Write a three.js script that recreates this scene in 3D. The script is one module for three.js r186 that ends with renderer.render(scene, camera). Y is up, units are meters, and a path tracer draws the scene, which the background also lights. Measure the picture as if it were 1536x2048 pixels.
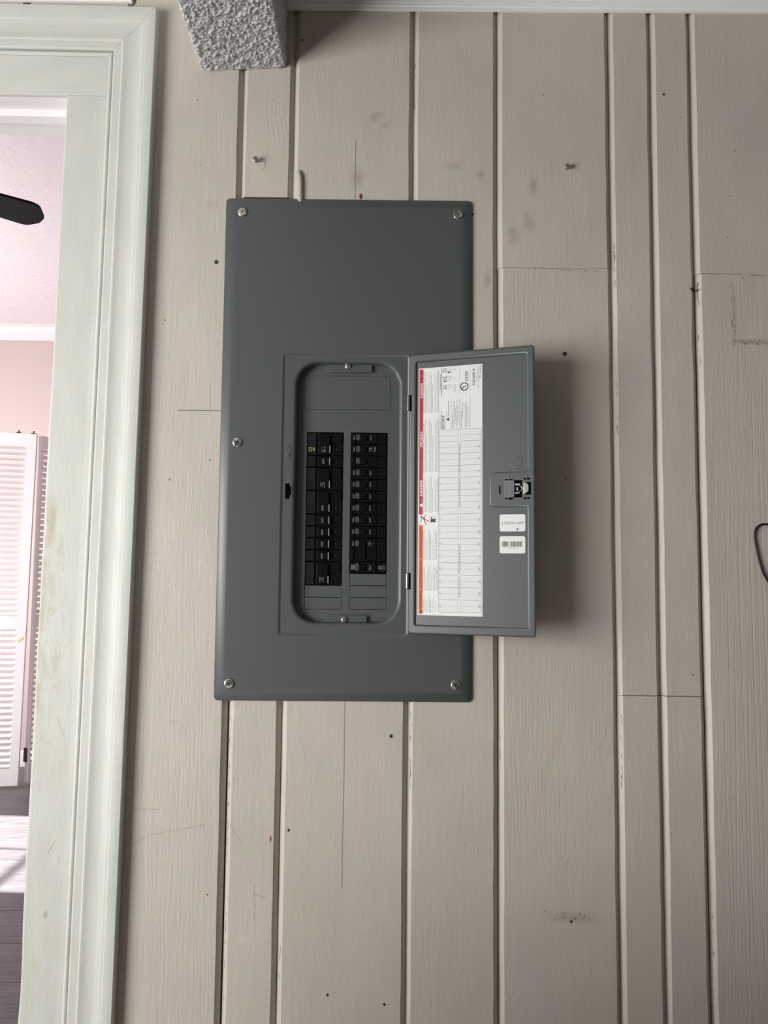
import * as THREE from 'three';
import { mergeGeometries, toCreasedNormals } from 'three/addons/utils/BufferGeometryUtils.js';
import { RoundedBoxGeometry } from 'three/addons/geometries/RoundedBoxGeometry.js';
import { RectAreaLightUniformsLib } from 'three/addons/lights/RectAreaLightUniformsLib.js';
import { createNoise2D } from 'simplex-noise';
import { Brush, Evaluator, SUBTRACTION } from 'three-bvh-csg';

// ------------------------------------------------------------------ camera, light, exposure
// x runs along the panelled wall (0 = left edge of the electrical panel), y up from the floor, wall face at z = 0.
const B = 1.085;                                    // height of the panel's bottom edge above the floor
const scene = new THREE.Scene();
const camera = new THREE.PerspectiveCamera(2 * Math.atan(1024 / 1540) * 180 / Math.PI, 0.75, 0.05, 60);
camera.position.set(0.2471, B + 0.1945, 1.1746);
camera.rotation.set(0.0772, -0.00484, 0.008866, 'YXZ');

const renderer = new THREE.WebGLRenderer({ antialias: true });
renderer.toneMapping = THREE.LinearToneMapping;
renderer.toneMappingExposure = 1.0;
renderer.shadowMap.enabled = true;
RectAreaLightUniformsLib.init();

scene.background = new THREE.Color().setRGB(0.78, 0.9, 1.0);
scene.backgroundIntensity = 1.0;

// daylight through an unseen window (left wall), placed to light the boards from the left
const NEAR_X = -1.5, WIN = { z0: 0.68, z1: 2.2, y0: 0.66, y1: 1.8 };
const nearDay = new THREE.RectAreaLight(new THREE.Color().setRGB(1.0, 0.995, 0.985), 15.6, WIN.z1 - WIN.z0 - 0.1, WIN.y1 - WIN.y0 - 0.1);
nearDay.name = 'unseen_window_daylight';
nearDay.position.set(NEAR_X + 0.03, (WIN.y0 + WIN.y1) / 2, (WIN.z0 + WIN.z1) / 2);
nearDay.rotation.y = -Math.PI / 2;
scene.add(nearDay);
// daylight and sun lighting the room beyond the doorway through windows out of view
const FAR_L = -3.6, FAR_R = 1.7, FAR_Z = -3.95, FAR_H = 2.915;
const farDay = new THREE.RectAreaLight(new THREE.Color().setRGB(0.98, 0.985, 1.0), 19, 1.5, 1.3);
farDay.name = 'unseen_window_daylight';
farDay.position.set(FAR_L + 0.03, 1.35, -2.2);
farDay.rotation.y = -Math.PI / 2;
scene.add(farDay);
const sun = new THREE.DirectionalLight(new THREE.Color().setRGB(1.0, 0.96, 0.93), 70);
sun.name = 'sun';
sun.position.set(1.7 + 6.0, 1.5 + 3.0, -2.2 + 0.5);
sun.target.position.set(1.7, 1.5, -2.2);
sun.castShadow = true;
sun.shadow.mapSize.set(2048, 2048);
Object.assign(sun.shadow.camera, { left: -6, right: 6, top: 6, bottom: -6, near: 0.1, far: 30 });
scene.add(sun, sun.target);

// ------------------------------------------------------------------ helpers
let seed = 7;
const rnd = () => { seed = (seed * 1664525 + 1013904223) >>> 0; return seed / 4294967296; };
const rr = (a, b) => a + (b - a) * rnd();
const noise2 = createNoise2D(rnd);
const used = {};
const numbered = (n) => { const k = used[n] = (used[n] ?? -1) + 1; return k ? `${n}_${String(k).padStart(3, '0')}` : n; };

function mesh(name, geo, mat, parent = scene, plain = false) {
  const m = new THREE.Mesh(Array.isArray(geo) ? mergeGeometries(geo.map((g) => { const q = g.index ? g.toNonIndexed() : g; return q; })) : geo, mat);
  m.name = parent === scene || plain ? numbered(name) : name;
  m.castShadow = m.receiveShadow = true;
  parent.add(m);
  return m;
}
function thing(name, label, category, pos = [0, 0, 0], group) {
  const o = new THREE.Group();
  o.name = numbered(name); o.position.set(...pos);
  o.userData = { label, category };
  if (group) o.userData.group = group;
  scene.add(o);
  return o;
}
function setting(name, pos = [0, 0, 0]) {
  const o = new THREE.Group();
  o.name = numbered(name); o.position.set(...pos); o.userData.kind = 'structure';
  scene.add(o);
  return o;
}
function tidy(g) { // position, normal, uv only
  for (const k of Object.keys(g.attributes)) if (!['position', 'normal', 'uv'].includes(k)) g.deleteAttribute(k);
  return g;
}
const box = (x0, x1, y0, y1, z0, z1) => { const g = new THREE.BoxGeometry(x1 - x0, y1 - y0, z1 - z0); g.translate((x0 + x1) / 2, (y0 + y1) / 2, (z0 + z1) / 2); return g.toNonIndexed(); };
const rbox = (x0, x1, y0, y1, z0, z1, r = 0.001, s = 2) => { const g = new RoundedBoxGeometry(x1 - x0, y1 - y0, z1 - z0, s, r); g.translate((x0 + x1) / 2, (y0 + y1) / 2, (z0 + z1) / 2); return tidy(g.index ? g.toNonIndexed() : g); };
function metreUV(g, ox = 0, oy = 0, sx = 1, sy = 1) { // uv by the dominant plane, in metres
  const p = g.attributes.position, n = g.attributes.normal, uv = new Float32Array(p.count * 2);
  for (let i = 0; i < p.count; i++) {
    const ax = Math.abs(n.getX(i)), ay = Math.abs(n.getY(i)), az = Math.abs(n.getZ(i));
    const [a, b] = az >= ax && az >= ay ? [p.getX(i), p.getY(i)] : ax >= ay ? [p.getZ(i), p.getY(i)] : [p.getX(i), p.getZ(i)];
    uv[2 * i] = (a - ox) / sx; uv[2 * i + 1] = (b - oy) / sy;
  }
  g.setAttribute('uv', new THREE.BufferAttribute(uv, 2));
  return g;
}
// rounded rectangle as a ring of points at height z, and a skin over a list of such rings
function ring(x0, x1, y0, y1, r, z, n = 6) {
  const out = [];
  for (const [cx, cy, a0] of [[x1 - r, y0 + r, -90], [x1 - r, y1 - r, 0], [x0 + r, y1 - r, 90], [x0 + r, y0 + r, 180]])
    for (let i = 0; i <= n; i++) { const a = (a0 + 90 * i / n) * Math.PI / 180; out.push([cx + r * Math.cos(a), cy + r * Math.sin(a), z]); }
  return out;
}
function skin(rings, crease = 0.6, close = false) {
  const pos = [], tri = (a, b, c) => pos.push(...a, ...b, ...c);
  for (let k = 0; k + 1 < rings.length; k++) {
    const o = rings[k], n = rings[k + 1], m = o.length;
    for (let i = 0; i < m; i++) { const j = (i + 1) % m; tri(o[i], o[j], n[j]); tri(o[i], n[j], n[i]); }
  }
  if (close) { const e = rings[rings.length - 1], c = [0, 1, 2].map((q) => e.reduce((s, v) => s + v[q], 0) / e.length); e.forEach((v, i) => tri(v, e[(i + 1) % e.length], c)); }
  const g = new THREE.BufferGeometry();
  g.setAttribute('position', new THREE.Float32BufferAttribute(pos, 3));
  g.setAttribute('uv', new THREE.Float32BufferAttribute(new Float32Array(pos.length / 3 * 2), 2));
  // drop empty triangles
  const p = g.attributes.position.array, keep = [];
  for (let t = 0; t < p.length; t += 9) {
    const ux = p[t + 3] - p[t], uy = p[t + 4] - p[t + 1], uz = p[t + 5] - p[t + 2], vx = p[t + 6] - p[t], vy = p[t + 7] - p[t + 1], vz = p[t + 8] - p[t + 2];
    const cx = uy * vz - uz * vy, cy = uz * vx - ux * vz, cz = ux * vy - uy * vx;
    if (cx * cx + cy * cy + cz * cz > 1e-22) for (let q = 0; q < 9; q++) keep.push(p[t + q]);
  }
  g.setAttribute('position', new THREE.Float32BufferAttribute(keep, 3));
  g.setAttribute('uv', new THREE.Float32BufferAttribute(new Float32Array(keep.length / 3 * 2), 2));
  g.computeVertexNormals();
  return metreUV(flatten(toCreasedNormals(g, crease)));
}
function flatten(g) { // large flat faces keep the face's own normal
  const p = g.attributes.position.array, n = g.attributes.normal, a = new THREE.Vector3(), b = new THREE.Vector3(), c = new THREE.Vector3();
  for (let t = 0; t < p.length; t += 9) {
    a.set(p[t], p[t + 1], p[t + 2]); b.set(p[t + 3], p[t + 4], p[t + 5]).sub(a); c.set(p[t + 6], p[t + 7], p[t + 8]).sub(a);
    b.cross(c).normalize();
    if (Math.abs(b.z) > 0.9998) for (let q = 0; q < 3; q++) n.setXYZ(t / 3 + q, 0, 0, Math.sign(b.z));
  }
  return g;
}
function roundedShape(pts, r, Kind = THREE.Shape) {
  const s = new Kind(), n = pts.length;
  for (let i = 0; i < n; i++) {
    const p = new THREE.Vector2(...pts[i]), a = new THREE.Vector2(...pts[(i + n - 1) % n]).sub(p), b = new THREE.Vector2(...pts[(i + 1) % n]).sub(p);
    const q = Math.min(pts[i][2] ?? r, a.length() / 2, b.length() / 2);
    a.setLength(q).add(p); b.setLength(q).add(p);
    if (i) s.lineTo(a.x, a.y); else s.moveTo(a.x, a.y);
    if (q > 0) s.quadraticCurveTo(p.x, p.y, b.x, b.y);
  }
  s.closePath();
  return s;
}
function extrude(shape, depth, bt = 0, bs = bt, z0 = 0, o = {}) { // occupies z0 .. z0 + depth, bevels included
  const g = new THREE.ExtrudeGeometry(shape, { depth: depth - 2 * bt, bevelEnabled: bt > 0, bevelThickness: bt, bevelSize: bs, bevelOffset: o.offset ?? -bs, bevelSegments: o.seg ?? 2, curveSegments: o.curve ?? 6 });
  g.translate(0, 0, z0 + bt);
  return metreUV(flatten(toCreasedNormals(g, 0.7)));
}
const rectShape = (x0, x1, y0, y1, r = 0) => roundedShape([[x0, y0], [x1, y0], [x1, y1], [x0, y1]], r);
const rectHole = (x0, x1, y0, y1, r = 0) => roundedShape([[x0, y0], [x0, y1], [x1, y1], [x1, y0]], r, THREE.Path);
// profile of (depth, across) points swept straight: a prism with given end corners
function lathe(pts, seg = 24) { const g = new THREE.LatheGeometry(pts.map((p) => new THREE.Vector2(...p)), seg); g.rotateX(Math.PI / 2); return g.toNonIndexed(); }

// ------------------------------------------------------------------ textures
function canvas(w, h) { const c = document.createElement('canvas'); c.width = w; c.height = h; return [c, c.getContext('2d')]; }
function texture(c, color = true, wrap = true) {
  const t = new THREE.CanvasTexture(c);
  if (color) t.colorSpace = THREE.SRGBColorSpace;
  t.wrapS = t.wrapT = wrap ? THREE.RepeatWrapping : THREE.ClampToEdgeWrapping;
  t.magFilter = THREE.LinearFilter; t.anisotropy = 8;
  return t;
}
function paint(w, h, fn) { // fn(x, y) -> [r, g, b] 0..255
  const [c, g] = canvas(w, h), im = g.createImageData(w, h), d = im.data;
  for (let y = 0, k = 0; y < h; y++) for (let x = 0; x < w; x++, k += 4) { const v = fn(x, y); d[k] = v[0]; d[k + 1] = v[1]; d[k + 2] = v[2]; d[k + 3] = 255; }
  g.putImageData(im, 0, 0);
  return [c, g];
}
const smooth = (a, b, x) => { const t = Math.min(1, Math.max(0, (x - a) / (b - a))); return t * t * (3 - 2 * t); };

// painted boards: one map over the visible wall, in millimetres (x -400 .. 900, y -500 .. 1100)
const WX = -0.40, WW = 1.30, WY = -0.50, WH = 1.60, TW = 1664, TH = 2048, MM = TW / 1300;
const tx = (mm) => (mm + 400) * MM, ty = (mm) => (1100 - mm) * MM;
const wallMarks = {
  dots: [[-13, 676, 5], [532, 535, 5], [267, -51, 4], [695, 960, 3], [733, 641, 4], [115, 1044, 3], [531, 339, 2], [515, 260, 1.5], [502, 956, 1.5], [163, 1045, 1.5], [-91, 582, 2], [-15, 363, 2], [-76, 332, 2], [260, -435, 3], [177, -422, 3], [116, -189, 3], [-2, -282, 2], [721, 922, 1.5], [806, 867, 1.5], [796, 793, 1.5], [791, 725, 1.5], [721, 43, 2], [534, -317, 3], [539, -313, 2], [525, -311, 1.5], [547, -306, 1.5], [495, -302, 1.5], [201, 303, 1], [-50, 941, 1.5], [-43, 834, 1.5], [39, 692, 1.5], [-88, 858, 1.2]],
  cracks: [[[203, 878], [203, 828], [203, 779]], [[197, 0], [197, -116], [196, -217]], [[196, -217], [196, -272]], [[614, 12], [733, 11]], [[748, 666], [811, 665], [817, 655]], [[825, 664], [848, 663]], [[59, 845], [60, 833], [56, 827]]],
  pencil: [[[-66, 440], [2, 440]], [[-18, 480], [-17, 441]], [[589, -39], [583, -58], [570, -76]], [[-127, -163], [-109, -160], [-76, -160]], [[-117, -212], [-89, -197], [-8, -182]], [[66, -268], [67, -317]], [[66, -282], [83, -285]], [[30, -115], [39, -115]], [[30, -183], [48, -211]], [[757, -85], [780, -115]]],
  smudges: [[206, 816, 15, 19], [234, 916, 19, 9], [251, 903, 11, 6], [483, 811, 10, 21], [479, 750, 10, 23], [455, 725, 10, 23], [404, 822, 9, 12], [412, 652, 10, 15], [357, 838, 19, 9], [539, -311, 38, 9]],
  dents: [[41, 868], [69, 943], [72, 916], [57, 930], [591, 615], [589, 823], [472, 686], [638, 678], [647, 166], [746, 216], [774, 226], [235, -31], [140, -90], [165, -133], [134, -256], [143, -352], [235, -390], [-42, -311], [-34, -311], [-27, -311], [60, -264], [68, -296], [33, -339], [396, -215], [377, -208], [447, -417], [374, -386], [448, 15], [475, 13], [-62, 646], [-72, 343], [-49, 351], [-41, 313], [-16, 252], [-89, 209], [-63, 171], [573, 64], [695, -94], [678, 24], [652, 13], [630, -199], [529, -229], [612, -120]],
};
const [wallColor, wc] = paint(TW, TH, (px, py) => {
  const x = px / MM - 400, y = 1100 - py / MM;
  const big = noise2(x / 190, y / 330) * 2.6 + noise2(x / 60 + 40, y / 120) * 1.6, hue = noise2(x / 150 + 90, y / 260 + 7) * 2.2;
  const streak = noise2(x / 2.1, y / 110 + 3) * 1.3 + noise2(x / 9, y / 210 + 11) * 1.2, fine = noise2(x / 1.6, y / 1.9) * 0.8;
  const v = big + streak + fine;
  return [190 + v, 181 + v + hue * 0.55, 170 + v - hue * 0.7];
});
const stroke = (g, pts, w, style) => { g.strokeStyle = style; g.lineWidth = w; g.lineCap = 'round'; g.lineJoin = 'round'; g.beginPath(); pts.forEach(([x, y], i) => (i ? g.lineTo(tx(x), ty(y)) : g.moveTo(tx(x), ty(y)))); g.stroke(); };
const blob = (g, x, y, rx, ry, rgb, a, hard = 0) => { g.save(); g.translate(tx(x), ty(y)); g.scale(rx * MM, ry * MM); const gr = g.createRadialGradient(0, 0, hard, 0, 0, 1); gr.addColorStop(0, `rgba(${rgb},${a})`); gr.addColorStop(1, `rgba(${rgb},0)`); g.fillStyle = gr; g.beginPath(); g.arc(0, 0, 1, 0, 7); g.fill(); g.restore(); };
{
  for (const [x, y, r] of wallMarks.dots) blob(wc, x, y, r * 0.8, r * 0.8, '30,22,16', r > 2.5 ? 0.95 : 0.7, 0.55);
  for (const l of wallMarks.cracks) stroke(wc, l, 0.9, 'rgba(60,48,40,0.75)');
  for (const l of wallMarks.pencil) stroke(wc, l, 0.9, 'rgba(80,72,68,0.4)');
  stroke(wc, [[-66, 440], [2, 440]], 1.3, 'rgba(56,50,47,0.62)');
  for (const [x, y, a, b] of wallMarks.smudges) for (let i = 0; i < 5; i++) blob(wc, x + rr(-a, a) * 0.5, y + rr(-b, b) * 0.5, a * rr(0.6, 1.1), b * rr(0.6, 1.1), '128,116,102', 0.13);
  // rust spots, pinkish wipe, yellow scuff, corner of a removed sticker
  blob(wc, 212, 785, 3, 6, '92,34,18', 0.95, 0.5); blob(wc, 388, 758, 3, 2.5, '60,26,14', 0.9, 0.5); blob(wc, 89, -202, 1.6, 6, '96,30,24', 0.9, 0.3);
  for (let i = 0; i < 14; i++) blob(wc, 480 + i * 3.2 + rr(-4, 4), -160 + i * 9.5 + rr(-4, 4), 9, 16, '178,128,112', 0.09);
  for (let i = 0; i < 30; i++) blob(wc, -49 + rr(-14, 14), -37 + rr(-16, 16), rr(0.7, 1.6), rr(0.7, 1.6), '150,104,74', 0.5);
  for (let i = 0; i < 14; i++) stroke(wc, [[-24 + rr(-9, 9), 768 + rr(-8, 8)], [-20 + rr(-9, 9), 776 + rr(-8, 8)]], 1.1, 'rgba(168,146,112,0.5)');
  blob(wc, 798, 600, 5, 52, '120,108,90', 0.22); blob(wc, 825, 557, 34, 6, '112,104,84', 0.4);
  for (let i = 0; i < 95; i++) { const t = rnd(), on = t < 0.4; blob(wc, on ? 797 + rr(-3, 3) : 796 + rnd() * 56, on ? 556 + rnd() * 95 : 556 + rr(-4, 4), rr(0.6, 1.4), rr(0.6, 1.4), '74,60,46', 0.7, 0.3); }
  for (let i = 0; i < 70; i++) blob(wc, 500 + rnd() * 62, -312 + rr(-12, 22) * rnd(), rr(0.5, 1.2), rr(0.5, 1.2), '84,64,54', 0.55, 0.3);
  for (let i = 0; i < 14; i++) { const x = 450 + rnd() * 150; blob(wc, x, 672 - (x - 435) * 0.024 + rr(-1, 1), rr(1, 5), 1, '104,92,78', 0.7, 0.3); }
  for (let i = 0; i < 160; i++) blob(wc, rr(-140, 890), rr(-490, 1090), rr(0.5, 1.1), rr(0.5, 1.3), '96,84,74', rr(0.3, 0.7), 0.2);
  for (let i = 0; i < 24; i++) blob(wc, rr(-130, 20), rr(-60, 900), rr(8, 26), rr(14, 40), '205,200,180', 0.1);
  // paint worn through along the board edges
  for (const [x, ya, yb, n] of [[611, 650, 722, 12], [612, 380, 560, 6], [742, 560, 660, 4], [744, 520, 545, 2], [611, -130, 0, 9], [293, 930, 1010, 8], [294, -120, -8, 14], [428, -100, 0, 3], [742, -420, 0, 5], [22, -440, -20, 22], [104, -420, -300, 4]])
    for (let i = 0; i < n; i++) { const y = ya + (yb - ya) * rnd(), l = rr(2, 9); stroke(wc, [[x + rr(-1.2, 1.2), y], [x + rr(-1.2, 1.2), y - l]], rr(0.8, 1.7), 'rgba(66,54,44,0.75)'); }
  blob(wc, 741, 640, 3, 3, '24,18,14', 0.9, 0.4); stroke(wc, [[741, 652], [741, 628]], 1.6, 'rgba(40,30,24,0.8)'); stroke(wc, [[736, 641], [748, 641]], 1.1, 'rgba(40,30,24,0.7)');
  blob(wc, 50, -345, 14, 7, '214,206,194', 0.5);
  blob(wc, 30, -20, 10, 12, '226,212,196', 0.4);
}
const [wallBump, wb] = paint(TW, TH, (px, py) => {
  const x = px / MM - 400, y = 1100 - py / MM;
  const wob = noise2(x / 70, y / 300) * 2.8 + noise2(x / 30 + 5, y / 120) * 1.3;
  let zone = 0.1 + 0.4 * smooth(0.1, 0.75, noise2(x / 130 + 30, y / 420 + 60));
  zone = Math.max(zone, 0.95 * smooth(30, 0, x) * smooth(120, -60, y), 0.55 * smooth(30, 10, x));
  zone = Math.max(zone, 1.0 * smooth(430, 440, x) * smooth(560, 510, x) * smooth(60, -20, y) * smooth(-300, -150, y), 0.9 * smooth(445, 452, x) * smooth(500, 490, x) * smooth(672, 668, y) * smooth(500, 560, y));
  zone = Math.max(zone, 0.8 * smooth(742, 750, x) * smooth(664, 660, y));
  const grain = noise2((x + wob) / 1.6, y / 240) * 0.6 + noise2((x + wob) / 4.2 + 8, y / 170) * 0.75;
  const brush = noise2(x / 1.1 + 50, y / 60) * 0.16, lumps = noise2(x / 11, y / 22 + 9) * 0.42 + noise2(x / 3.2 + 70, y / 4.5) * 0.13;
  const drip = Math.max(0, noise2(x / 6 + 200, y / 46 + 90) - 0.62) * 2.2;
  const v = 128 + 27 * (grain * zone * 0.85 + brush + lumps + drip);
  return [v, v, v];
});
{
  for (const [x, y, r] of wallMarks.dots) blob(wb, x, y, r * 0.8, r * 0.8, '0,0,0', r > 2.5 ? 1 : 0.5, 0.5);
  for (const l of wallMarks.cracks) stroke(wb, l, 1.2, 'rgba(40,40,40,0.7)');
  stroke(wb, [[435, 674], [600, 670]], 2, 'rgba(60,60,60,0.7)');
  for (const [x, y] of wallMarks.dents) { const s = rr(1.2, 2.6); blob(wb, x, y, s * 1.6, s * 2.4, '235,235,235', 0.7); blob(wb, x + s * 0.6, y + rr(-1, 1), s, s * 1.5, '40,40,40', 0.75); }
  for (let i = 0; i < 130; i++) { const x = rr(-140, 890), y = rr(-490, 1090), s = rr(0.7, 1.5); blob(wb, x, y, s, s * rr(1, 2.4), rnd() < 0.6 ? '220,220,220' : '50,50,50', 0.6); }
  for (let i = 0; i < 26; i++) { const x = rr(-120, 880), y = rr(-480, 1080); stroke(wb, [[x, y], [x + rr(-3, 3), y - rr(8, 24)]], rr(1, 2), rnd() < 0.5 ? 'rgba(190,190,190,0.6)' : 'rgba(84,84,84,0.6)'); }
  for (let i = 0; i < 9; i++) { const x = 768 + i * 9; stroke(wb, [[x, rr(500, -60)], [x + rr(-4, 4), rr(-60, -200)], [x + rr(-6, 6), rr(-220, -380)]], 1.6, 'rgba(40,40,40,0.55)'); }
  for (let i = 0; i < 6; i++) stroke(wb, [[58 + i * 7, 960 - i * 9], [59 + i * 7, 915], [64 + i * 8, 880 - i * 4]], 2.2, 'rgba(185,185,185,0.6)');
}
// white gloss trim: brush marks, crackle, yellowing
const [trimColor, tc] = paint(448, 2048, (px, py) => {
  const x = px / 1.28, y = py / 1.28;
  const a = noise2(x / 40 + 3, y / 120) * 2.6, b = noise2(x / 22, y / 70 + 30), s = noise2(x / 1.7, y / 60) * 1.4;
  const warm = smooth(0.25, 0.9, b) * 2.2;
  return [197.5 + a + s + warm * 0.3, 198 + a + s, 190.5 + a + s - warm * 1.6];
});
{
  const dab = (x, y, rx, ry, rgb, a) => { tc.save(); tc.translate(x * 1.28, y * 1.28); tc.scale(rx * 1.28, ry * 1.28); const q = tc.createRadialGradient(0, 0, 0, 0, 0, 1); q.addColorStop(0, `rgba(${rgb},${a})`); q.addColorStop(1, `rgba(${rgb},0)`); tc.fillStyle = q; tc.beginPath(); tc.arc(0, 0, 1, 0, 7); tc.fill(); tc.restore(); };
  for (let i = 0; i < 46; i++) dab(148 - 34 * rnd() * rnd(), rr(790, 1110), rr(3, 11), rr(8, 34), rnd() < 0.5 ? '170,152,112' : '158,140,116', 0.27);
  for (let i = 0; i < 30; i++) dab(rr(85, 148), rr(1050, 1560), rr(4, 14), rr(14, 44), rnd() < 0.5 ? '190,178,140' : '180,170,150', 0.12);
  dab(112, 1395, 5, 7, '120,108,92', 0.5);
  for (let i = 0; i < 22; i++) dab(rr(20, 200), rr(300, 1500), rr(10, 24), rr(30, 70), '214,210,182', 0.1);
  for (let i = 0; i < 60; i++) dab(rr(0, 210), rr(0, 1580), rr(0.5, 1.2), rr(0.6, 1.4), '110,104,92', 0.55);
  tc.strokeStyle = 'rgba(120,112,98,0.2)'; tc.lineWidth = 0.8;
  for (let i = 0; i < 60; i++) { let x = rr(106, 148) * 1.28, y = rr(860, 1150) * 1.28; tc.beginPath(); tc.moveTo(x, y); for (let k = 0; k < 5; k++) { x += rr(-7, 7); y += rr(-5, 9); tc.lineTo(x, y); } tc.stroke(); }
  tc.strokeStyle = 'rgba(84,80,70,0.42)'; tc.lineWidth = 1.1;
  for (const [x, y, a, b] of [[141, 815, -4, 8], [122, 955, 5, 7], [110, 1110, -12, 30], [104, 1290, 9, 20]]) { tc.beginPath(); tc.moveTo(x * 1.28, y * 1.28); tc.lineTo((x + a) * 1.28, (y + b) * 1.28); tc.stroke(); }
}
const [trimBump, tb] = paint(448, 2048, (px, py) => {
  const x = px / 1.28, y = py / 1.28;
  const low = smooth(500, 1000, y);
  const v = 128 + 20 * noise2(x / 1.5, y / 55) * (0.35 + 0.6 * low) + 16 * noise2(x / 9, y / 26) + 8 * noise2(x / 2.5 + 9, y / 3.5);
  return [v, v, v];
});
{
  for (let i = 0; i < 90; i++) { const x = rr(0, 210) * 1.28, y = rr(0, 1580) * 1.28, s = rr(0.8, 2.6); tb.fillStyle = rnd() < 0.5 ? 'rgba(230,230,230,0.6)' : 'rgba(40,40,40,0.5)'; tb.beginPath(); tb.ellipse(x, y, s, s * rr(1, 2.2), rr(-0.5, 0.5), 0, 7); tb.fill(); }
  tb.strokeStyle = 'rgba(40,40,40,0.5)'; tb.lineWidth = 1;
  for (let i = 0; i < 60; i++) { let x = rr(106, 148) * 1.28, y = rr(820, 1250) * 1.28; tb.beginPath(); tb.moveTo(x, y); for (let k = 0; k < 5; k++) { x += rr(-7, 7); y += rr(-5, 9); tb.lineTo(x, y); } tb.stroke(); }
}
const wallMap = texture(wallColor), wallBumpMap = texture(wallBump, false), trimMap = texture(trimColor), trimBumpMap = texture(trimBump, false);

// small general maps
const lumpBump = texture(paint(512, 512, (x, y) => { const v = 128 + 50 * noise2(x / 26, y / 40) + 34 * noise2(x / 60 + 9, y / 18 + 4) + 12 * noise2(x / 7, y / 7); return [v, v, v]; })[0], false);
const popcornBump = texture(paint(512, 512, (x, y) => { const v = 90 + 110 * Math.max(0, noise2(x / 12, y / 12)) + 50 * noise2(x / 5, y / 5); return [v, v, v]; })[0], false);
const floorMap = texture(paint(1024, 512, (x, y) => { const v = 16 * noise2(x / 180, y / 9) + 9 * noise2(x / 60, y / 3.2) + 8 * noise2(x / 300, y / 60); return [126 + v, 112 + v, 112 + v]; })[0]);
const ceilBump = texture(paint(1024, 1024, (x, y) => { const u = x + 60 * noise2(x / 260, y / 260), w = y + 0.45 * x + 70 * noise2(x / 230 + 20, y / 230); const v = 128 + 46 * noise2(u / 150, w / 11) * smooth(-0.3, 0.6, noise2(x / 170 + 5, y / 130)) + 30 * noise2(x / 60, y / 40) + 14 * noise2(x / 14, y / 9); return [v, v, v]; })[0], false);
lumpBump.repeat.set(2, 2); popcornBump.repeat.set(4, 4); floorMap.repeat.set(0.8, 1.6); ceilBump.repeat.set(0.8, 0.8);

// ------------------------------------------------------------------ materials
const lin = (r, g, b) => new THREE.Color().setRGB(r, g, b);
const std = (o) => new THREE.MeshStandardMaterial(o), phy = (o) => new THREE.MeshPhysicalMaterial(o);
const M = {
  board: std({ map: wallMap, bumpMap: wallBumpMap, bumpScale: 0.0012, roughness: 0.52 }),
  trim: std({ map: trimMap, bumpMap: trimBumpMap, bumpScale: 0.00065, roughness: 0.55 }),
  crown: std({ color: lin(0.84, 0.84, 0.81), roughness: 0.45, bumpMap: lumpBump, bumpScale: 0.0006 }),
  popcorn: std({ color: lin(0.5, 0.49, 0.485), roughness: 0.9, bumpMap: popcornBump, bumpScale: 0.0012 }),
  ceiling: std({ color: lin(0.5, 0.49, 0.48), roughness: 0.95, bumpMap: popcornBump, bumpScale: 0.004 }),
  nearWall: std({ color: lin(0.24, 0.22, 0.2), roughness: 0.6, bumpMap: lumpBump, bumpScale: 0.0008 }),
  darkWood: std({ map: floorMap, roughness: 0.45, color: lin(0.3, 0.26, 0.24) }),
  wood: std({ map: floorMap, roughness: 0.42, color: lin(0.47, 0.56, 0.6) }),
  cavity: std({ color: lin(0.05, 0.042, 0.036), roughness: 0.95 }),
  pink: std({ color: lin(0.62, 0.51, 0.485), roughness: 0.7, bumpMap: lumpBump, bumpScale: 0.0008 }),
  pinkCeiling: std({ color: lin(0.82, 0.73, 0.755), roughness: 0.6, bumpMap: ceilBump, bumpScale: 0.004 }),
  pinkTrim: std({ color: lin(0.84, 0.79, 0.80), roughness: 0.4 }),
  louver: std({ color: lin(0.88, 0.85, 0.85), roughness: 0.45 }),
  louverMark: std({ color: lin(0.75, 0.62, 0.25), roughness: 0.7 }),
  rust: std({ color: lin(0.12, 0.07, 0.05), roughness: 0.75, metalness: 0.3 }),
  fan: phy({ color: lin(0.004, 0.004, 0.005), roughness: 0.7, specularIntensity: 0.3 }),
  gray: phy({ color: lin(0.073, 0.081, 0.08), roughness: 0.42, clearcoat: 0.25, clearcoatRoughness: 0.35 }),
  dead: phy({ color: lin(0.073, 0.081, 0.08), roughness: 0.45, clearcoat: 0.2, clearcoatRoughness: 0.4 }),
  latch: std({ color: lin(0.12, 0.125, 0.135), roughness: 0.4 }),
  chrome: std({ color: lin(0.75, 0.74, 0.71), metalness: 1, roughness: 0.2 }),
  steel: std({ color: lin(0.52, 0.49, 0.44), metalness: 1, roughness: 0.33 }),
  dark: phy({ color: lin(0.002, 0.002, 0.002), roughness: 0.9, specularIntensity: 0.05 }),
  black: phy({ color: lin(0.004, 0.004, 0.0044), roughness: 0.45, specularIntensity: 0.22 }),
  blackLabel: phy({ color: lin(0.012, 0.012, 0.0125), roughness: 0.6, specularIntensity: 0.3 }),
  handle: phy({ color: lin(0.004, 0.004, 0.0045), roughness: 0.38, specularIntensity: 0.25 }),
  grip: std({ color: lin(0.055, 0.053, 0.05), roughness: 0.45 }),
  white: std({ color: lin(0.24, 0.235, 0.22), roughness: 0.5 }),
  cable: std({ color: lin(0.008, 0.006, 0.008), roughness: 0.4 }),
  glass: phy({ color: lin(1, 1, 1), transmission: 1, thickness: 0, roughness: 0.02, ior: 1.45 }),
};

// ------------------------------------------------------------------ the setting: panelled wall
const wall = setting('wall_back', [0, B, 0]);
const CEIL = 1.185;                                // ceiling of this room, above the panel's bottom edge
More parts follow.
